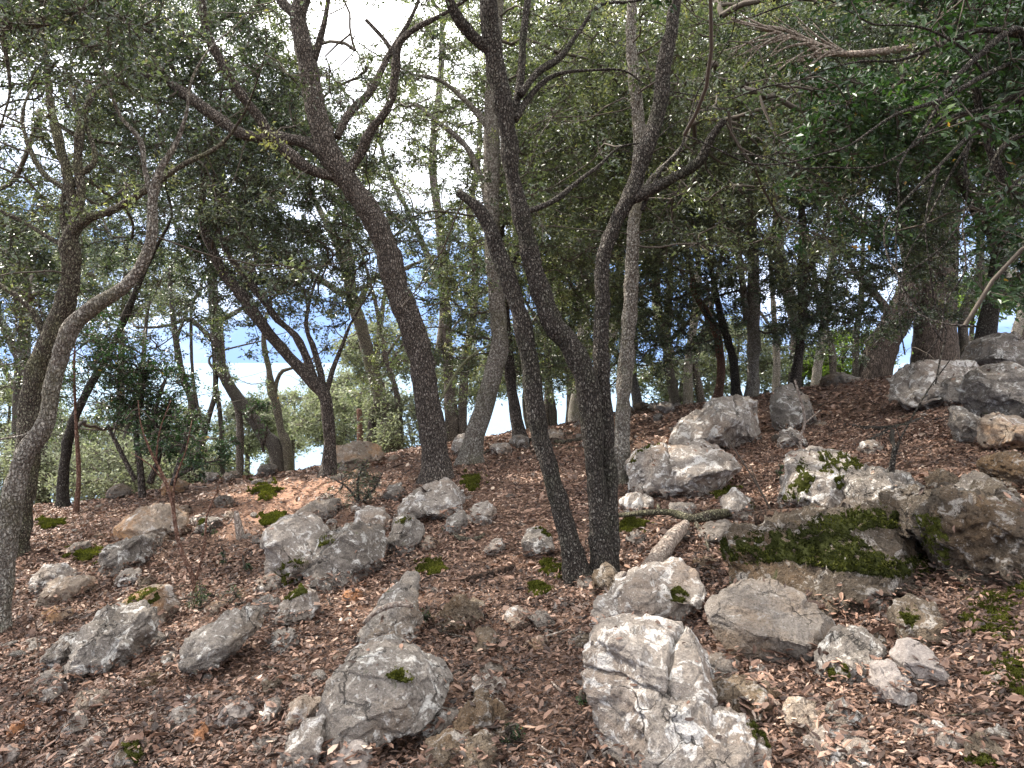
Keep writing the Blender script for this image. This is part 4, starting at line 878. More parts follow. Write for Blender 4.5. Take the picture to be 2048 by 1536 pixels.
# ------------------------------------------------------------------ foliage: sprays of leaves hung on the nearest branch
DM = np.array([
 [.97,.98,.97,.90,.42,.02,.40,.58,.75,.92,.95,.95,.95,1,1,1],
 [.50,.95,.80,.90,.80,.42,.60,.34,.82,.95,.95,.95,.95,.97,1,.95],
 [1,1,.92,.95,.85,.80,.30,.38,.92,.97,.95,.92,.85,.85,.95,.72],
 [1,.85,.68,1.0,.75,.70,.36,.42,.80,.90,.75,.50,.40,.60,.75,.40],
 [.75,.48,.52,.80,.62,.60,.30,.55,.60,.70,.55,.40,.50,.70,.40,.55],
 [.55,.65,.15,.36,.10,.28,.34,.38,.50,.50,.45,.42,.50,.50,.25,.60],
 [.60,.80,.40,.10,.02,.15,.30,.30,.45,.45,.35,.30,.15,.10,.0,.0]])
def dens(px, py):
    inx = (px > -60) & (px < 2110) & (py > -30) & (py < 896)
    gx = np.clip(px / 128 - .5, 0, 14.999); gy = np.clip(py / 128 - .5, 0, 5.999); i = gx.astype(int); j = gy.astype(int); fx = gx - i; fy = gy - j
    d = (DM[j, i] * (1 - fx) + DM[j, i + 1] * fx) * (1 - fy) + (DM[j + 1, i] * (1 - fx) + DM[j + 1, i + 1] * fx) * fy
    return np.where(inx, d, np.where(py < 0, .30, .34)), inx
NC = 150000
P = np.stack([rng.uniform(-11, 11.5, NC), rng.uniform(2.2, 19, NC), rng.uniform(-.3, 8.5, NC)], 1)
px, py, f = proj(P); d, inx = dens(px, py)
hgt = P[:, 2] - height(P[:, 0], P[:, 1], False)
keep = (hgt > .9) & (py < 880) & (px > -1100) & (px < 3100)
keep &= ~(inx & (P[:, 1] < 6.2) & ~((px > 1500) & (py < 620) & (P[:, 1] > 3.4)))     # nothing hangs close in front of the lens except at upper right
keep &= ~((P[:, 1] < 6.0) & (np.abs(P[:, 0]) < 2) & (P[:, 2] < 3.0))
keep &= ~((hgt < 2.2) & (P[:, 1] < 12.0) & (py > 560))
front = inx & (py < 900) & (((px > 330) & (px < 1330) & (P[:, 1] < 9.3)) | ((px <= 330) & (P[:, 1] < 8.5)) | ((px >= 1330) & (px < 1520) & (P[:, 1] < 7)))
keep &= ~(front & (rng.random(NC) < .93)) & ~((px > 1700) & (px < 1965) & (py > 330) & (P[:, 1] < 13.9) & (rng.random(NC) < .985)) & ~((px > 1400) & (px < 1830) & (py > 10) & (py < 150) & (P[:, 1] < 9.6)) & ~(inx & (px > 1000) & (py > 520) & (P[:, 1] < 12) & (rng.random(NC) < .7))
lump = .5 + .9 * fbm(P * np.array([.9, .9, 1.1]), 55, 3)
# thin the crowns on the sun's path to the bright patches of ground
for (sx, sy, sr) in ((600, 990, 1.25), (510, 1030, .7), (700, 905, .8), (460, 930, .7), (1300, 880, .5), (1080, 960, .4)):
    c0 = ground_hit(sx, sy); q = P - c0; t = q @ np.array(SUND[:]); dist = np.linalg.norm(q - t[:, None] * np.array(SUND[:]), axis=1); keep &= ~((dist < sr) & (t > 0))
prob = np.where(inx, np.clip(d, 0, 1) ** 1.5 * (.35 + 1.1 * np.clip(lump, 0, 1)), d * np.clip(lump, .1, 1))
prob *= np.where(inx, np.interp(P[:, 1], [2, 6, 9, 19], [1.0, .8, 1, 1.0]), 1) * np.interp(P[:, 1], [2, 5], [.6, 1])
keep &= rng.random(NC) < prob * np.where(inx & (px < 620), .85, .62)
P = P[keep]; d = d[keep]; inx = inx[keep]
# nearest tree
best = np.full(len(P), 1e9); who = np.full(len(P), -1)
for ti, T in enumerate(TREES):
    S = T['sk'][::2]
    if not len(S): continue
    dm = np.full(len(P), 1e9)
    for q in range(0, len(P), 4000): dm[q:q + 4000] = np.sqrt(((P[q:q + 4000, None] - S[None, :, :3]) ** 2).sum(2)).min(1)
    dm = np.where(dm > T['reach'], 1e9, dm); w = dm < best; best[w] = dm[w]; who[w] = ti
# extra sprays of the near oak at the upper right and of the bough at the upper left
def extra(tname, boxes):
    global P, who
    ti = [i for i, T in enumerate(TREES) if tname in T['root']['label']][0]; L = []
    for (x0, x1, y0, y1, Y0, Y1, n) in boxes:
        Y_ = rng.uniform(Y0, Y1, n); q = pt(rng.uniform(x0, x1, n), rng.uniform(y0, y1, n), Y_); L.append(q)
    L = np.vstack(L); P = np.vstack([P, L]); who = np.r_[who, np.full(len(L), ti)]
extra('entering from beyond the right', [(1850, 2150, -60, 330, 4.4, 6.6, 165), (1620, 1850, 150, 330, 4.6, 6.8, 70), (1600, 1800, 250, 480, 5.2, 7, 24), (1950, 2200, 400, 640, 4.2, 6.5, 30)])
extra('mossy bough', [(-60, 330, -80, 60, 4.6, 6.4, 60), (0, 260, 40, 170, 5, 6.5, 22)])
# spray templates
def spray(nl, rad, seed):
    rs = np.random.default_rng(seed); nt_ = 9; dirs = rs.normal(size=(nt_, 3)) * [1, 1, .6]; dirs[:, 0] += .5; dirs /= np.linalg.norm(dirs, axis=1)[:, None]
    ln = rad * rs.uniform(.6, 1.15, nt_); k_ = rs.integers(nt_, size=nl); t = rs.random(nl) ** .6
    p = dirs[k_] * (ln[k_] * t)[:, None] + rs.normal(size=(nl, 3)) * rad * .13
    h_ = dirs[k_] + rs.normal(size=(nl, 3)) * .8; nn = rs.normal(size=(nl, 3)) * .8 + [0, 0, .9]; nn /= np.linalg.norm(nn, axis=1)[:, None]
    tips = dirs * ln[:, None]; return p, h_, nn, tips
SPR = {n: [spray(n, 1.0, 10 * n + s) for s in range(8)] for n in (40, 60, 90, 130)}
def rotm(n):
    a = rng.uniform(0, 2 * math.pi, n); b = rng.normal(size=n) * .35; c = rng.normal(size=n) * .35
    ca, sa, cb, sb, cc, s_ = np.cos(a), np.sin(a), np.cos(b), np.sin(b), np.cos(c), np.sin(c); z = np.zeros(n); o = np.ones(n)
    A = np.stack([ca, -sa, z, sa, ca, z, z, z, o], 1).reshape(-1, 3, 3); B = np.stack([cb, z, sb, z, o, z, -sb, z, cb], 1).reshape(-1, 3, 3); C = np.stack([o, z, z, z, cc, -s_, z, s_, cc], 1).reshape(-1, 3, 3)
    return A @ B @ C
def crown_leaves(centres, rad, nl, lsize, asp=.5, tint=.5, tvar=.18):
    mbs = MB(); tw = MB(); n = len(centres); Rm = rotm(n); sel = rng.integers(8, size=n)
    for s in range(8):
        ii = np.where(sel == s)[0]
        if not len(ii): continue
        p, h_, nn, tips = SPR[nl][s]; r_ = rad[ii][:, None, None]
        PP = centres[ii][:, None] + np.einsum('nij,kj->nki', Rm[ii], p) * r_
        HH = np.einsum('nij,kj->nki', Rm[ii], h_); NN = np.einsum('nij,kj->nki', Rm[ii], nn)
        m = len(ii) * len(p); PP = PP.reshape(-1, 3); HH = HH.reshape(-1, 3); NN = NN.reshape(-1, 3)
        ls = (lsize[ii][:, None] * np.ones(len(p))).ravel() * rng.uniform(.65, 1.25, m)
        Vv, F = leaves_np(PP, NN, ls, np.full(m, asp), rng.uniform(0, .12, m), HH)
        # one quad per leaf: base, side, tip, side
        Vq = Vv.reshape(-1, 6, 3)[:, [0, 1, 2, 3, 4, 5]]; Vq = np.stack([Vq[:, 0], (Vq[:, 1] + Vq[:, 2]) / 2, Vq[:, 3], (Vq[:, 4] + Vq[:, 5]) / 2], 1).reshape(-1, 3)
        ct = (tint + rng.normal(size=len(ii)) * tvar)[:, None] * np.ones(len(p)); t = np.clip(ct.ravel() + rng.normal(size=m) * .13, 0, .96); t[rng.random(m) < .004] = 1
        mbs.add(Vq, np.arange(m * 4).reshape(-1, 4), t)
        TT = centres[ii][:, None] + np.einsum('nij,kj->nki', Rm[ii], tips) * r_; B = np.repeat(centres[ii], len(tips), 0); TT = TT.reshape(-1, 3)
        k_ = len(TT); sd_ = np.cross(TT - B, rng.normal(size=(k_, 3))); sd_ /= np.linalg.norm(sd_, axis=1)[:, None]; w = .0035 * np.ones(k_)[:, None] * (lsize[ii].repeat(len(tips)) / .036)[:, None]
        s2 = np.cross((TT - B) / np.linalg.norm(TT - B, axis=1)[:, None], sd_)
        Vt = np.stack([B + sd_ * w, B - sd_ * w * .5 + s2 * w, B - sd_ * w * .5 - s2 * w, TT], 1).reshape(-1, 3); b4 = np.arange(k_)[:, None] * 4
        F3 = np.concatenate([b4 + [0, 1, 3], b4 + [1, 2, 3], b4 + [2, 0, 3]]); tw.add(Vt, np.c_[F3, F3[:, 2]])
    return mbs, tw
def grow(T, C):
    TW = globals().get('TW', .004)
    """join spray centres C to the drawn limbs of T by short curved twigs; returns tube mesh"""
    S = T['sk'][::2]; nodes = [*S[:, :3]]; cost = [0.0] * len(S); par = [-1] * len(S)
    d0 = np.sqrt(((C[:, None] - S[None, :, :3]) ** 2).sum(2)).min(1); od = np.argsort(d0)
    NA = np.zeros((len(S) + len(C), 3)); NA[:len(S)] = S[:, :3]; CO = np.zeros(len(S) + len(C)); n = len(S); PR = np.full(len(NA), -1)
    for q in od:
        dd = np.sqrt(((NA[:n] - C[q]) ** 2).sum(1)); k_ = np.argmin(dd + .45 * CO[:n]); NA[n] = C[q]; CO[n] = CO[k_] + dd[k_]; PR[n] = k_; n += 1
    cnt = np.ones(n)
    for q in range(n - 1, len(S) - 1, -1):
        if PR[q] >= len(S): cnt[PR[q]] += cnt[q]
    mb = MB()
    for q in range(len(S), n):
        a, b = NA[PR[q]], NA[q]; L = np.linalg.norm(b - a)
        if L < .02: continue
        r1 = TW * cnt[q] ** .42; r0 = min(r1 * 1.25, TW * cnt[PR[q]] ** .42 if PR[q] >= len(S) else r1 * 1.5)
        t = np.linspace(0, 1, max(4, int(L / .13)))[:, None]; bend = rng.normal(size=3) * .10 * L; Cc = a + (b - a) * t + bend * np.sin(t * math.pi) + rng.normal(size=3) * .03 * L * np.sin(t * 2 * math.pi)
        Cc = Cc + rng.normal(size=Cc.shape) * .009; Cc[0] = a
        tube(mb, Cc, np.linspace(r0, r1, len(t)), 5, 0, 0, False)
    return mb
NL = 0; TW = .0045
for ti, T in enumerate(TREES):
    m = who == ti; C = P[m]
    if len(C) < 3:
        S = T['sk']; e_ = S[np.argsort(-S[:, 2])[:6], :3]; C = np.vstack([C, e_ + rng.normal(size=e_.shape) * .35])
    Yv = C[:, 1]; olive = T['crown'] == 'oak_olive'; green = T['crown'] == 'green'
    cx, cy_, _ = proj(C)
    ls = np.interp(Yv, [3, 8, 14, 19], [.040, .049, .062, .072]) * (1.25 if green else 1); rad = rng.uniform(.19, .36, len(C)) * (.8 if green else 1)
    gt = 'green' if green else ('oak_olive' if olive or any(w_ in T['root']['label'] for w_ in ('pale lichen', 'straight brown', 'slim brown', 'pale speckled', 'mottled grey')) else 'oak')
    mb, tw = crown_leaves(C, rad, 90, ls, .46, .46, .22)
    o = mb.build('crown', M[gt], T['root'], T['org'], smooth=False); NL += sum(len(f_) for f_ in mb.F)
    TW = .0026 if T['Y'] < 5.3 else .0042
    g2 = grow(T, C)
    if g2.n: tw.add(np.concatenate(g2.V), np.concatenate(g2.F))
    tw.build('twigs', M[T['twig']], T['root'], T['org'])
print('LEAVES', NL, 'SPRAYS', len(P), [int((who == t).sum()) for t in range(len(TREES))])

# ------------------------------------------------------------------ trees beyond the crest, sunlit
def far_tree(label, px, py_top, Y, wpx, mat='far', name='oak_tree', tint=.55, trunk='bark_brown', nsp=70, base_drop=3.5):
    top = pt(px, py_top, Y); gz = float(height(top[0], top[1])); H = top[2] - gz; w = wpx * Y / FPX / 2
    org = np.array([top[0], top[1], gz]); root = empty(name, org); tag(root, label, 'tree', 'sunlit trees beyond the crest')
    rs = np.random.default_rng(int(px * 3 + Y)); mb = MB()
    base = np.array([*org, .11 + H * .012]); base[2] -= .3; P_ = np.array([base, [org[0] + w * .1, org[1], gz + H * .3, base[3] * .8], [org[0] - w * .1, org[1], gz + H * .55, base[3] * .6], [top[0], top[1], top[2] - .4, .02]])
    S = spline(P_, .3); tube(mb, S[:, :3], S[:, 3], 8, .2)
    mb.build('trunk', M[trunk], root, org)
    nsp = int(nsp); q = rs.normal(size=(nsp, 3)); q /= np.linalg.norm(q, axis=1)[:, None]; q *= rs.uniform(.35, 1.0, nsp)[:, None] ** .5
    crh = min(H * .8, max(w * 1.3, 1.2)) / 2; C = np.array([top[0], top[1], top[2] - crh]) + q * [w, w, crh]; C += .25 * w * np.stack([fbm(C, 1, 2), fbm(C, 2, 2), fbm(C, 3, 2)], 1)
    T = dict(sk=np.c_[S[len(S) // 3:], np.zeros(len(S) - len(S) // 3)])
    g2 = grow(T, C)
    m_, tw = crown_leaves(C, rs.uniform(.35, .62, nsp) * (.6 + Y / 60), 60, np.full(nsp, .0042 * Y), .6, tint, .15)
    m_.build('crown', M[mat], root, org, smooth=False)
    tw.add(np.concatenate(g2.V), np.concatenate(g2.F)); tw.build('twigs', M['twig'], root, org)
FT = [
 ('pale round oak far below, left of the knotty little oak', 500, 800, 27, 150), ('pale sunlit oak behind the knotty little oak', 590, 775, 30, 150),
 ('tall pale oak right of the bright gap', 690, 745, 29, 150), ('yellow green oak behind the forked slim oak', 760, 640, 24, 190),
 ('green bushy oak between leaning trunk and crest oaks', 790, 800, 22, 150), ('bright low oak below the arbutus at left', 330, 870, 22, 200),
 ('bright green oak low at the left edge gap', 220, 890, 20, 190), ('sunlit oak behind the dark left trunks', 120, 840, 24, 180),
 ('yellowish tree high behind the left oak crowns', 250, 480, 30, 260), ('olive tree top behind the upper left boughs', 60, 420, 28, 260),
 ('pale oak at the far left edge beyond the crest', 20, 760, 26, 200), ('oak beyond the crest behind the slim crest oaks', 930, 700, 25, 170),
 ('oak far behind the pale leaning oak', 1060, 640, 27, 190), ('light green tree top above the double trunk', 1130, 250, 26, 330),
 ('dense green oak behind the double trunk forks', 1180, 560, 24, 260), ('tall green tree behind the pale speckled oak', 1330, 280, 25, 330),
 ('oak low beyond the crest behind the red arching oak', 1370, 700, 24, 180), ('green tree behind the slab oak', 1480, 640, 26, 190),
 ('tall tree filling the top right behind dead branches', 1580, 90, 24, 420), ('low green oak left of the leaning pine', 1690, 660, 23, 170),
 ('bright yellow green pine right of the tallest pine', 1950, 560, 26, 130), ('tree behind the kinked oak at the right edge', 2060, 470, 24, 200),
 ('tall tree top in the upper right corner', 1830, 30, 23, 420), ('green oak beyond the crest right of the slab', 1590, 700, 25, 170),
 ('pale sunlit oak low between the left edge trunks', 60, 880, 22, 200), ('pale sunlit oak low beside the reddish thin stem', 190, 840, 26, 200), ('grey green oak behind the small arbutus bush', 400, 880, 24, 170), ('soft pale oak left of the forked slim oak', 660, 800, 25, 150), ('pale oak just beyond the rotten snag', 730, 770, 27, 150), ('rounded pale oak behind the dark straight leaning trunk', 545, 810, 34, 170), ('pale oak low behind the elbow stem', 330, 820, 30, 150)]
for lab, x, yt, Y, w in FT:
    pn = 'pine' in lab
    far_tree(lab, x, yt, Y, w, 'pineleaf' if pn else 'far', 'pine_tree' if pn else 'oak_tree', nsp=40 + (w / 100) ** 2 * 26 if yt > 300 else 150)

# added unseen oaks behind and beside the camera to cut frontal sky light
for lab, x, y, H, w in (('added broad oak crown shading from behind the viewer, out of view', -3.5, -2.8, 6.5, 3.4), ('added dense shading oak, out of view behind the viewer on the right', 3.6, -3.2, 7, 3.6), ('added tall shading oak, out of view further back behind the viewer', 0, -7.5, 8, 4.2),
                        ('added shading oak beside the viewer, out of view beyond the right edge', 7.2, .6, 7, 3.2), ('added shading oak beside the viewer, out of view beyond the left edge', -7.6, .4, 7, 3.4), ('added oak, out of view, its high crown shading the foreground', 1.2, -.9, 7.5, 2.8)):
    gz = float(height(x, y)); org = np.array([x, y, gz]); root = empty('oak_tree', org); tag(root, lab, 'tree')
    S = spline(np.array([[x, y, gz - .2, .2], [x + .2, y, gz + 2, .16], [x - .2, y + .3, gz + 4, .12], [x, y + .2, gz + H - .6, .05]]), .2); mb = MB(); tube(mb, S[:, :3], S[:, 3], 12, .3); mb.build('trunk', M['bark_brown'], root, org)
    rs = np.random.default_rng(int(abs(x * 10) + 5)); ns = 260; q = rs.normal(size=(ns, 3)); q /= np.linalg.norm(q, axis=1)[:, None]; q *= rs.uniform(.2, 1, ns)[:, None] ** .5
    C = np.array([x, y + .2, gz + H - 1.2]) + q * [w, w, 1.5]; pxx, pyy, ff = proj(C); C = C[~((C[:, 1] > .3) & (pxx > -150) & (pxx < 2200) & (pyy > -200) & (pyy < 1700)) & (C[:, 2] > 3.2)]
    TW = .0042; g2 = grow(dict(sk=np.c_[S[len(S) // 2:], np.zeros(len(S) - len(S) // 2)]), C); m_, tw = crown_leaves(C, rs.uniform(.35, .6, len(C)), 90, np.full(len(C), .075), .5, .5, .15)
    m_.build('crown', M['oak'], root, org, smooth=False); tw.add(np.concatenate(g2.V), np.concatenate(g2.F)); tw.build('twigs', M['twig'], root, org)
# ------------------------------------------------------------------ undergrowth, saplings
def shrub(label, cat, name, stems, leafmat, nsp, rad, lsize, nl=40, mat='bark_brown', Y=None, asp=.45, spots=None, tint=.5):
    g_ = ground_hit(*stems[0][0][:2]); Yb = g_[1] if Y is None else Y; root = None; sk = []
    for q, pts in enumerate(stems):
        P_, _ = limb_pts(pts, Yb, random.uniform(-.15, .15) if q else 0)
        if root is None: org = np.array([P_[0][0], P_[0][1], P_[0][2]]); root = empty(name, org); P_[0][2] -= .06
        S = spline(P_, .05); S[:, 3] = np.maximum(S[:, 3], .0016); mb = MB(); tube(mb, S[:, :3], S[:, 3], 7, .15, q); mb.build('stem', M[mat], root, org); sk.append(S)
    tag(root, label, cat); S = np.vstack(sk)
    if nsp:
        if spots: C = np.array([pt(x + random.gauss(0, r), y + random.gauss(0, r), Yb + random.gauss(0, r * Yb / FPX * .8)) for (x, y, r, n) in spots for _ in range(n)])
        else: k_ = rng.integers(len(S) // 3, len(S), nsp); C = S[k_, :3] + rng.normal(size=(nsp, 3)) * rad
        T = dict(sk=np.c_[S[::2], np.zeros(len(S[::2]))]); g2 = grow(T, C)
        m_, tw = crown_leaves(C, np.full(len(C), rad), nl, np.full(len(C), lsize), asp, tint, .15)
        m_.build('leaves', M[leafmat], root, org, smooth=False)
        if g2.n: tw.add(np.concatenate(g2.V), np.concatenate(g2.F))
        tw.build('twigs', M['twig'], root, org)
    return root
shrub('thin bare sapling forking low, in front of the tan flanked boulder', 'sapling', 'sapling', [
 [(396,1205,11),(384,1152,10),(362,1100,9),(350,1045,8),(344,1000,8),(325,950,7),(300,900,5),(282,850,3),(276,800,1.6)], [(392,1160,6),(408,1095,5),(414,1030,4),(430,992,3),(440,960,1.5)], [(346,1010,5),(350,960,4),(372,900,3),(384,840,1.5)], [(330,965,4),(300,930,3),(262,905,1.5)], [(312,920,4),(320,860,3),(342,800,1.5)]], 'green', 10, .09, .03, mat='bark_red', spots=[(300,860,25,5),(380,860,25,6)])
shrub('glossy leaved arbutus bush in the left middle with sky behind', 'bush', 'arbutus_bush', [
 [(285,985,16),(280,930,13),(272,860,11),(285,790,9),(300,720,7)], [(300,965,14),(320,900,10),(310,830,9),(330,760,6)], [(270,960,10),(240,900,9),(215,850,7)]], 'green', 90, .18, .045, 60,
 spots=[(290,760,40,44),(250,800,35,34),(330,820,40,30),(230,720,35,26),(310,880,30,14),(190,690,35,26),(380,880,25,10)], Y=9.5)
shrub('arbutus bush with large glossy leaves in front of the crest stones', 'bush', 'arbutus_bush', [
 [(345,960,12),(360,920,9),(372,880,7),(390,860,5)], [(350,955,8),(400,930,6),(440,920,4)]], 'green', 30, .12, .055, 40, spots=[(400,900,30,12),(360,880,22,8),(440,915,18,6)], Y=8.8)
shrub('green leafy sprout beside the dark leaning trunk', 'sprout', 'oak_sprout', [[(528,895,6),(515,860,4),(500,830,3)], [(528,890,5),(535,850,3)]], 'green', 12, .13, .045, 40, spots=[(505,815,14,7),(520,845,12,5)], Y=10.5)
shrub('low feathery green shrub at the foot of the thick brown oak', 'shrub', 'feathery_shrub', [[(720,1010,7),(716,960,5),(735,920,3)], [(720,1008,5),(695,975,4),(668,958,3)], [(722,1008,5),(750,975,4),(765,945,3)]], 'oak', 40, .12, .022, 60, spots=[(720,985,20,22),(700,960,18,8),(735,940,14,6)])
shrub('small heather seedlings around the foot of the forked sapling', 'seedling', 'heather', [[(400,1222,4),(402,1190,3),(398,1165,2)], [(400,1222,3),(425,1200,2),(432,1180,2)], [(400,1222,3),(450,1210,3),(470,1186,2)]], 'green', 20, .05, .014, 40, spots=[(402,1195,12,8),(430,1205,10,6),(465,1195,9,6),(390,1212,10,5)])
for lab, x, y in (('heather sprig above the small seedlings', 418, 1075), ('heather sprig right of the forked sapling', 445, 1130), ('tiny green sprig between dome boulder and sapling', 487, 1150), ('tiny evergreen seedling below the leaning slab', 855, 1250),
                  ('tiny seedling in the leaves at the bottom centre', 1020, 1490), ('seedling near the oblique lichen boulder right of open slope', 1165, 1420), ('small holm oak seedling in front of moss streaked boulder', 1558, 960)):
    shrub(lab, 'seedling', 'seedling', [[(x, y, 3), (x + 3, y - 20, 2), (x - 2, y - 38, 1.5)]], 'green', 5, .035, .018, 40, spots=[(x, y - 18, 7, 5)])
shrub('thin bare dead sapling in front of the dark leaf shelf', 'dead sapling', 'dead_sapling', [[(1612,930,5),(1600,880,5),(1610,840,5),(1590,760,4)], [(1606,850,3),(1640,820,2)], [(1602,900,3),(1575,870,2)]], 'oak', 0, .1, .03, mat='deadwood')
shrub('bare curved twig rising beside the flat fronted boulder', 'dead sapling', 'dead_sapling', [[(1560,1040,4),(1520,980,4),(1480,915,3),(1450,870,2)], [(1520,980,2),(1500,930,2)]], 'oak', 0, .1, .03, mat='twig')
shrub('short dark snag standing on the jagged layered rock', 'dead sapling', 'dead_sapling', [[(1768,1010,15),(1778,970,13),(1786,920,11),(1790,890,9)], [(1785,925,4),(1800,880,3),(1790,850,2)], [(1788,900,4),(1850,790,3),(1900,720,2)]], 'oak', 0, .1, .03, mat='bark_dark')
shrub('rotten reddish snag standing on the left crest', 'snag', 'broken_snag', [[(720,890,14),(720,850,13),(718,818,10)]], 'oak', 0, .1, .03, mat='bark_red')
shrub('short split stump on the slope left of the domed pale boulder', 'stump', 'broken_snag', [[(484,1078,22),(477,1050,16),(472,1022,8)]], 'oak', 0, .1, .03, mat='deadwood')
shrub('thin leaning pole crossing behind the thick brown oak', 'pole', 'leaning_stem', [[(876,800,6),(920,735,5),(960,700,5),(1020,675,4)]], 'oak', 0, .1, .03, mat='twig_moss', Y=10.8)
# dead pale branches at the upper right
def dead_branch(label, pts_list, Y, mat='deadwood', sides=8):
    root = None
    for q, pts in enumerate(pts_list):
        P_, _ = limb_pts(pts, Y, .1)
        if root is None: org = P_[0][:3].copy(); root = empty('dead_branch', org); tag(root, label, 'branch')
        S = spline(P_, .08); mb = MB(); tube(mb, S[:, :3], S[:, 3], sides, .2, q); mb.build('limb' if q == 0 else 'side_branch', M[mat], root, org)
fans = [[(1920,86,16),(1850,92,14),(1750,105,14),(1690,108,12),(1640,104,12),(1605,78,10),(1570,60,8),(1500,48,6),(1440,30,4)]]
rs = random.Random(5)
for q in range(30):
    x = rs.uniform(1540, 1700); y = np.interp(x, [1500, 1600, 1700], [48, 76, 108]); a = rs.choice((-1, 1)) * rs.uniform(.15, .75); L = rs.uniform(60, 150)
    dx, dy = -math.cos(a) * L, math.sin(a) * L
    fans.append([(x, y, 5), (x + dx * .5, y + dy * .35 + rs.uniform(-6, 6), 3.2), (x + dx, y + dy, 1.6)])
dead_branch('pale fallen bough with many bare twigs caught in the upper right crowns', fans, 9.3)

# ------------------------------------------------------------------ fallen wood
def stick(label, pts, mat='bark_dark', lift=.5, name='stick', cat='stick', sides=9, extra=(), rough=.25, Yb=None):
    root = None; alls = [pts, *extra]
    for q, pp in enumerate(alls):
        P_ = []
        for (x, y, w, *z) in pp:
            g_ = ground_hit(x, y) if Yb is None else pt(x, y, Yb); r_ = w * .5 * g_[1] / FPX; up = r_ * lift + (z[0] if z else 0)
            P_.append([g_[0], g_[1], g_[2] + up, r_])
        S = spline(P_, .03); mb = MB(); tube(mb, S[:, :3], np.maximum(S[:, 3], .002), sides, rough, len(label) + q)
        if q == 0:
            org = S[0, :3].copy(); o = obj(name, mesh_np(name, np.concatenate(mb.V) - org, np.concatenate(mb.F), M[mat]), None, org); tag(o, label, cat); root = o
        else: mb.build('side_branch', M[mat], root, org)
stick('short dark log lying on the leaves left of the double trunk', [(936,1168,16),(965,1160,17),(1000,1150,17),(1028,1142,15)], 'rot', .8, 'log', 'log', 12)
stick('thick pinkish log lying behind the long pale boulder', [(1296,1160,34,.02),(1325,1125,34,.03),(1352,1095,30,.05),(1372,1075,20,.07)], 'deadwood', .9, 'log', 'log', 14)
stick('grey lichen covered branch reaching right from the double trunk', [(1228,1064,9,.12),(1290,1062,12,.13),(1340,1060,14,.12),(1385,1064,18,.08),(1430,1052,20,.06),(1470,1040,14,.04)], 'bark_moss', .8, 'fallen_branch', 'branch', 10,
      extra=[[(1392,1066,9,.06),(1410,1085,8,.03),(1418,1110,6,.01)], [(1318,1060,7,.13),(1316,1050,6,.16)]])
stick('rotten black log with hollow end above the moss covered outcrop', [(1512,1062,34,.05),(1560,1060,36,.05),(1610,1056,34,.05),(1660,1050,24,.05)], 'rot', .6, 'log', 'log', 14)
stick('forked grey branch pile on the leaf shelf at right', [(1690,852,6),(1730,860,9),(1770,862,11),(1810,855,10),(1845,840,7)], 'bark_dark', .9, 'fallen_branch', 'branch', 9, extra=[[(1780,862,9),(1750,880,9),(1716,894,8)], [(1785,866,9),(1784,884,9),(1790,900,7)], [(1730,876,6),(1760,872,6),(1800,868,5)]])
stick('thick brown branch lying diagonally in the bottom left leaves', [(143,1536,20),(165,1505,18),(195,1482,17),(214,1468,13),(213,1448,9)], 'deadwood', .9, 'fallen_branch', 'branch', 10, extra=[[(212,1470,8),(190,1466,8),(165,1476,7),(110,1484,6)]])
stick('curved lichen branch in front of the pitted upright stone', [(884,1060,8),(905,1074,10),(930,1084,11),(955,1082,9),(968,1072,7)], 'bark_moss', .9, 'fallen_branch', 'branch')
stick('broken lichen twig right of the large left foreground boulder', [(903,1352,7),(930,1346,9),(948,1360,9),(972,1380,9),(980,1394,8),(968,1408,6)], 'bark_moss', .9)
stick('dark stick below the crumbly honey rock in the open slope', [(1000,1430,5),(1025,1438,7),(1052,1450,7)], 'rot', .9)
stick('black forked twig lying across the left leaves', [(18,1400,4),(30,1370,5),(70,1345,6),(120,1338,6),(150,1322,4)], 'rot', 1.2, extra=[[(85,1340,4),(76,1310,3,.05),(72,1270,2,.1)]])
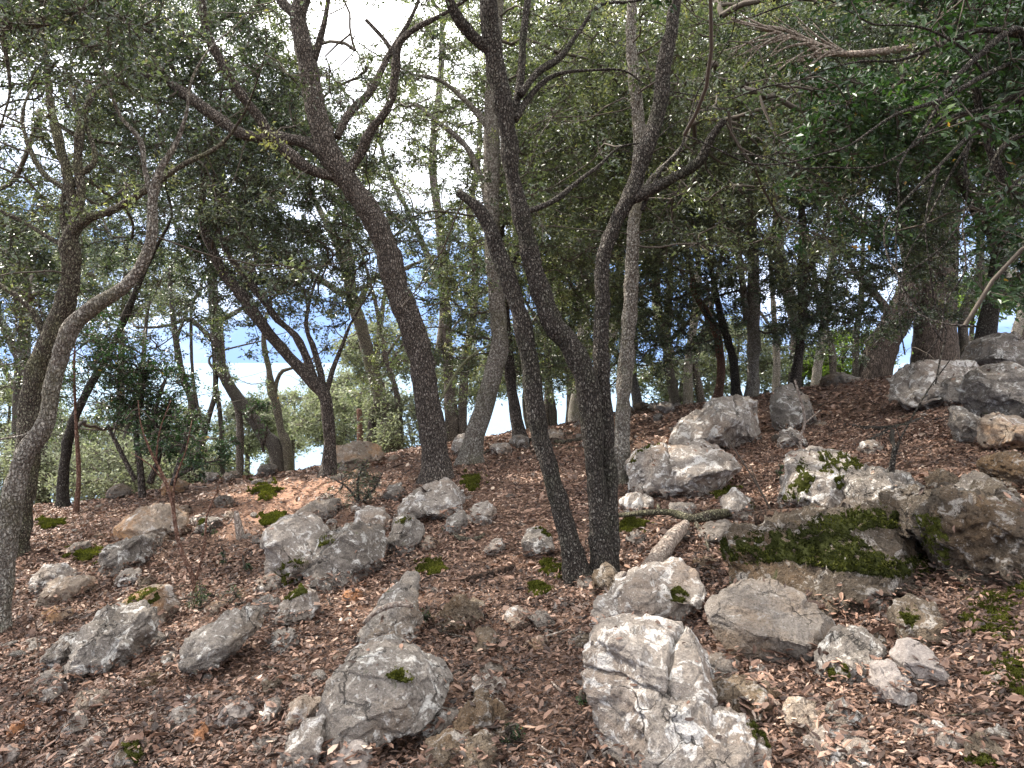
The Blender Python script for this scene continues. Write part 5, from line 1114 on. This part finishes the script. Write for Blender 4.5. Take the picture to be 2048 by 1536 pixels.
stick('pale bark strip lying on the grey wedge', [(727,1270,8,.06),(752,1258,11,.09),(790,1250,12,.11),(826,1252,9,.11)], 'deadwood', .4, 'bark_piece', 'wood', 8, Yb=4.35)
stick('short grey twig beside the tan flanked boulder foot', [(298,1118,9),(318,1104,8),(334,1096,5)], 'bark_dark')
stick('long low brush branch behind the open slope between the trunks', [(960,915,6),(1000,898,8),(1060,885,9),(1120,888,8),(1165,880,6)], 'bark_moss', 1.0, 'fallen_branch', 'branch', 8, extra=[[(1060,886,6),(1100,872,5),(1150,868,4)], [(1010,898,6),(960,898,5),(930,905,4)], [(1080,888,6),(1130,898,5),(1180,893,4)]])
twl = ['in the lower left leaves', 'on the left slope', 'in the middle slope leaves', 'on the open leaf slope', 'in the lower right leaves', 'on the right leaf shelf']
zones = [(20,620,1300,1530), (100,700,1080,1260), (640,1160,1100,1280), (900,1160,1250,1530), (1560,2040,1380,1530), (1640,1920,830,920)]
rs = random.Random(11)
for lab, (x0, x1, y0, y1) in zip(twl, zones):
    for q in range(14):
        x, y = rs.uniform(x0, x1), rs.uniform(y0, y1); a = rs.gauss(-.25, .6); L = rs.uniform(18, 60) * (1 if y > 1200 else .6); w = rs.uniform(2, 5) * (1 if y > 1200 else .6)
        g_ = ground_hit(x, y); ln = L * g_[1] / FPX; aa = rs.uniform(0, math.pi); r_ = w * .5 * g_[1] / FPX
        P_ = []
        for t in (-1, -.3, .35, 1):
            X_ = g_[0] + math.cos(aa) * ln * t + rs.gauss(0, ln * .07); Y_ = g_[1] + math.sin(aa) * ln * t + rs.gauss(0, ln * .07)
            P_.append([X_, Y_, float(height(X_, Y_)) + .012 + r_, r_ * (1 - .3 * t)])
        S = spline(P_, .03); mb = MB(); tube(mb, S[:, :3], S[:, 3], 6, .2, q); org = S[0, :3]
        o = obj('twig', mesh_np('twig', np.concatenate(mb.V) - org, np.concatenate(mb.F), M[rs.choice(('deadwood', 'bark_dark', 'rot', 'bark_moss'))]), None, org)
        tag(o, 'thin fallen twig lying ' + lab, 'twig', 'fallen twigs ' + lab)
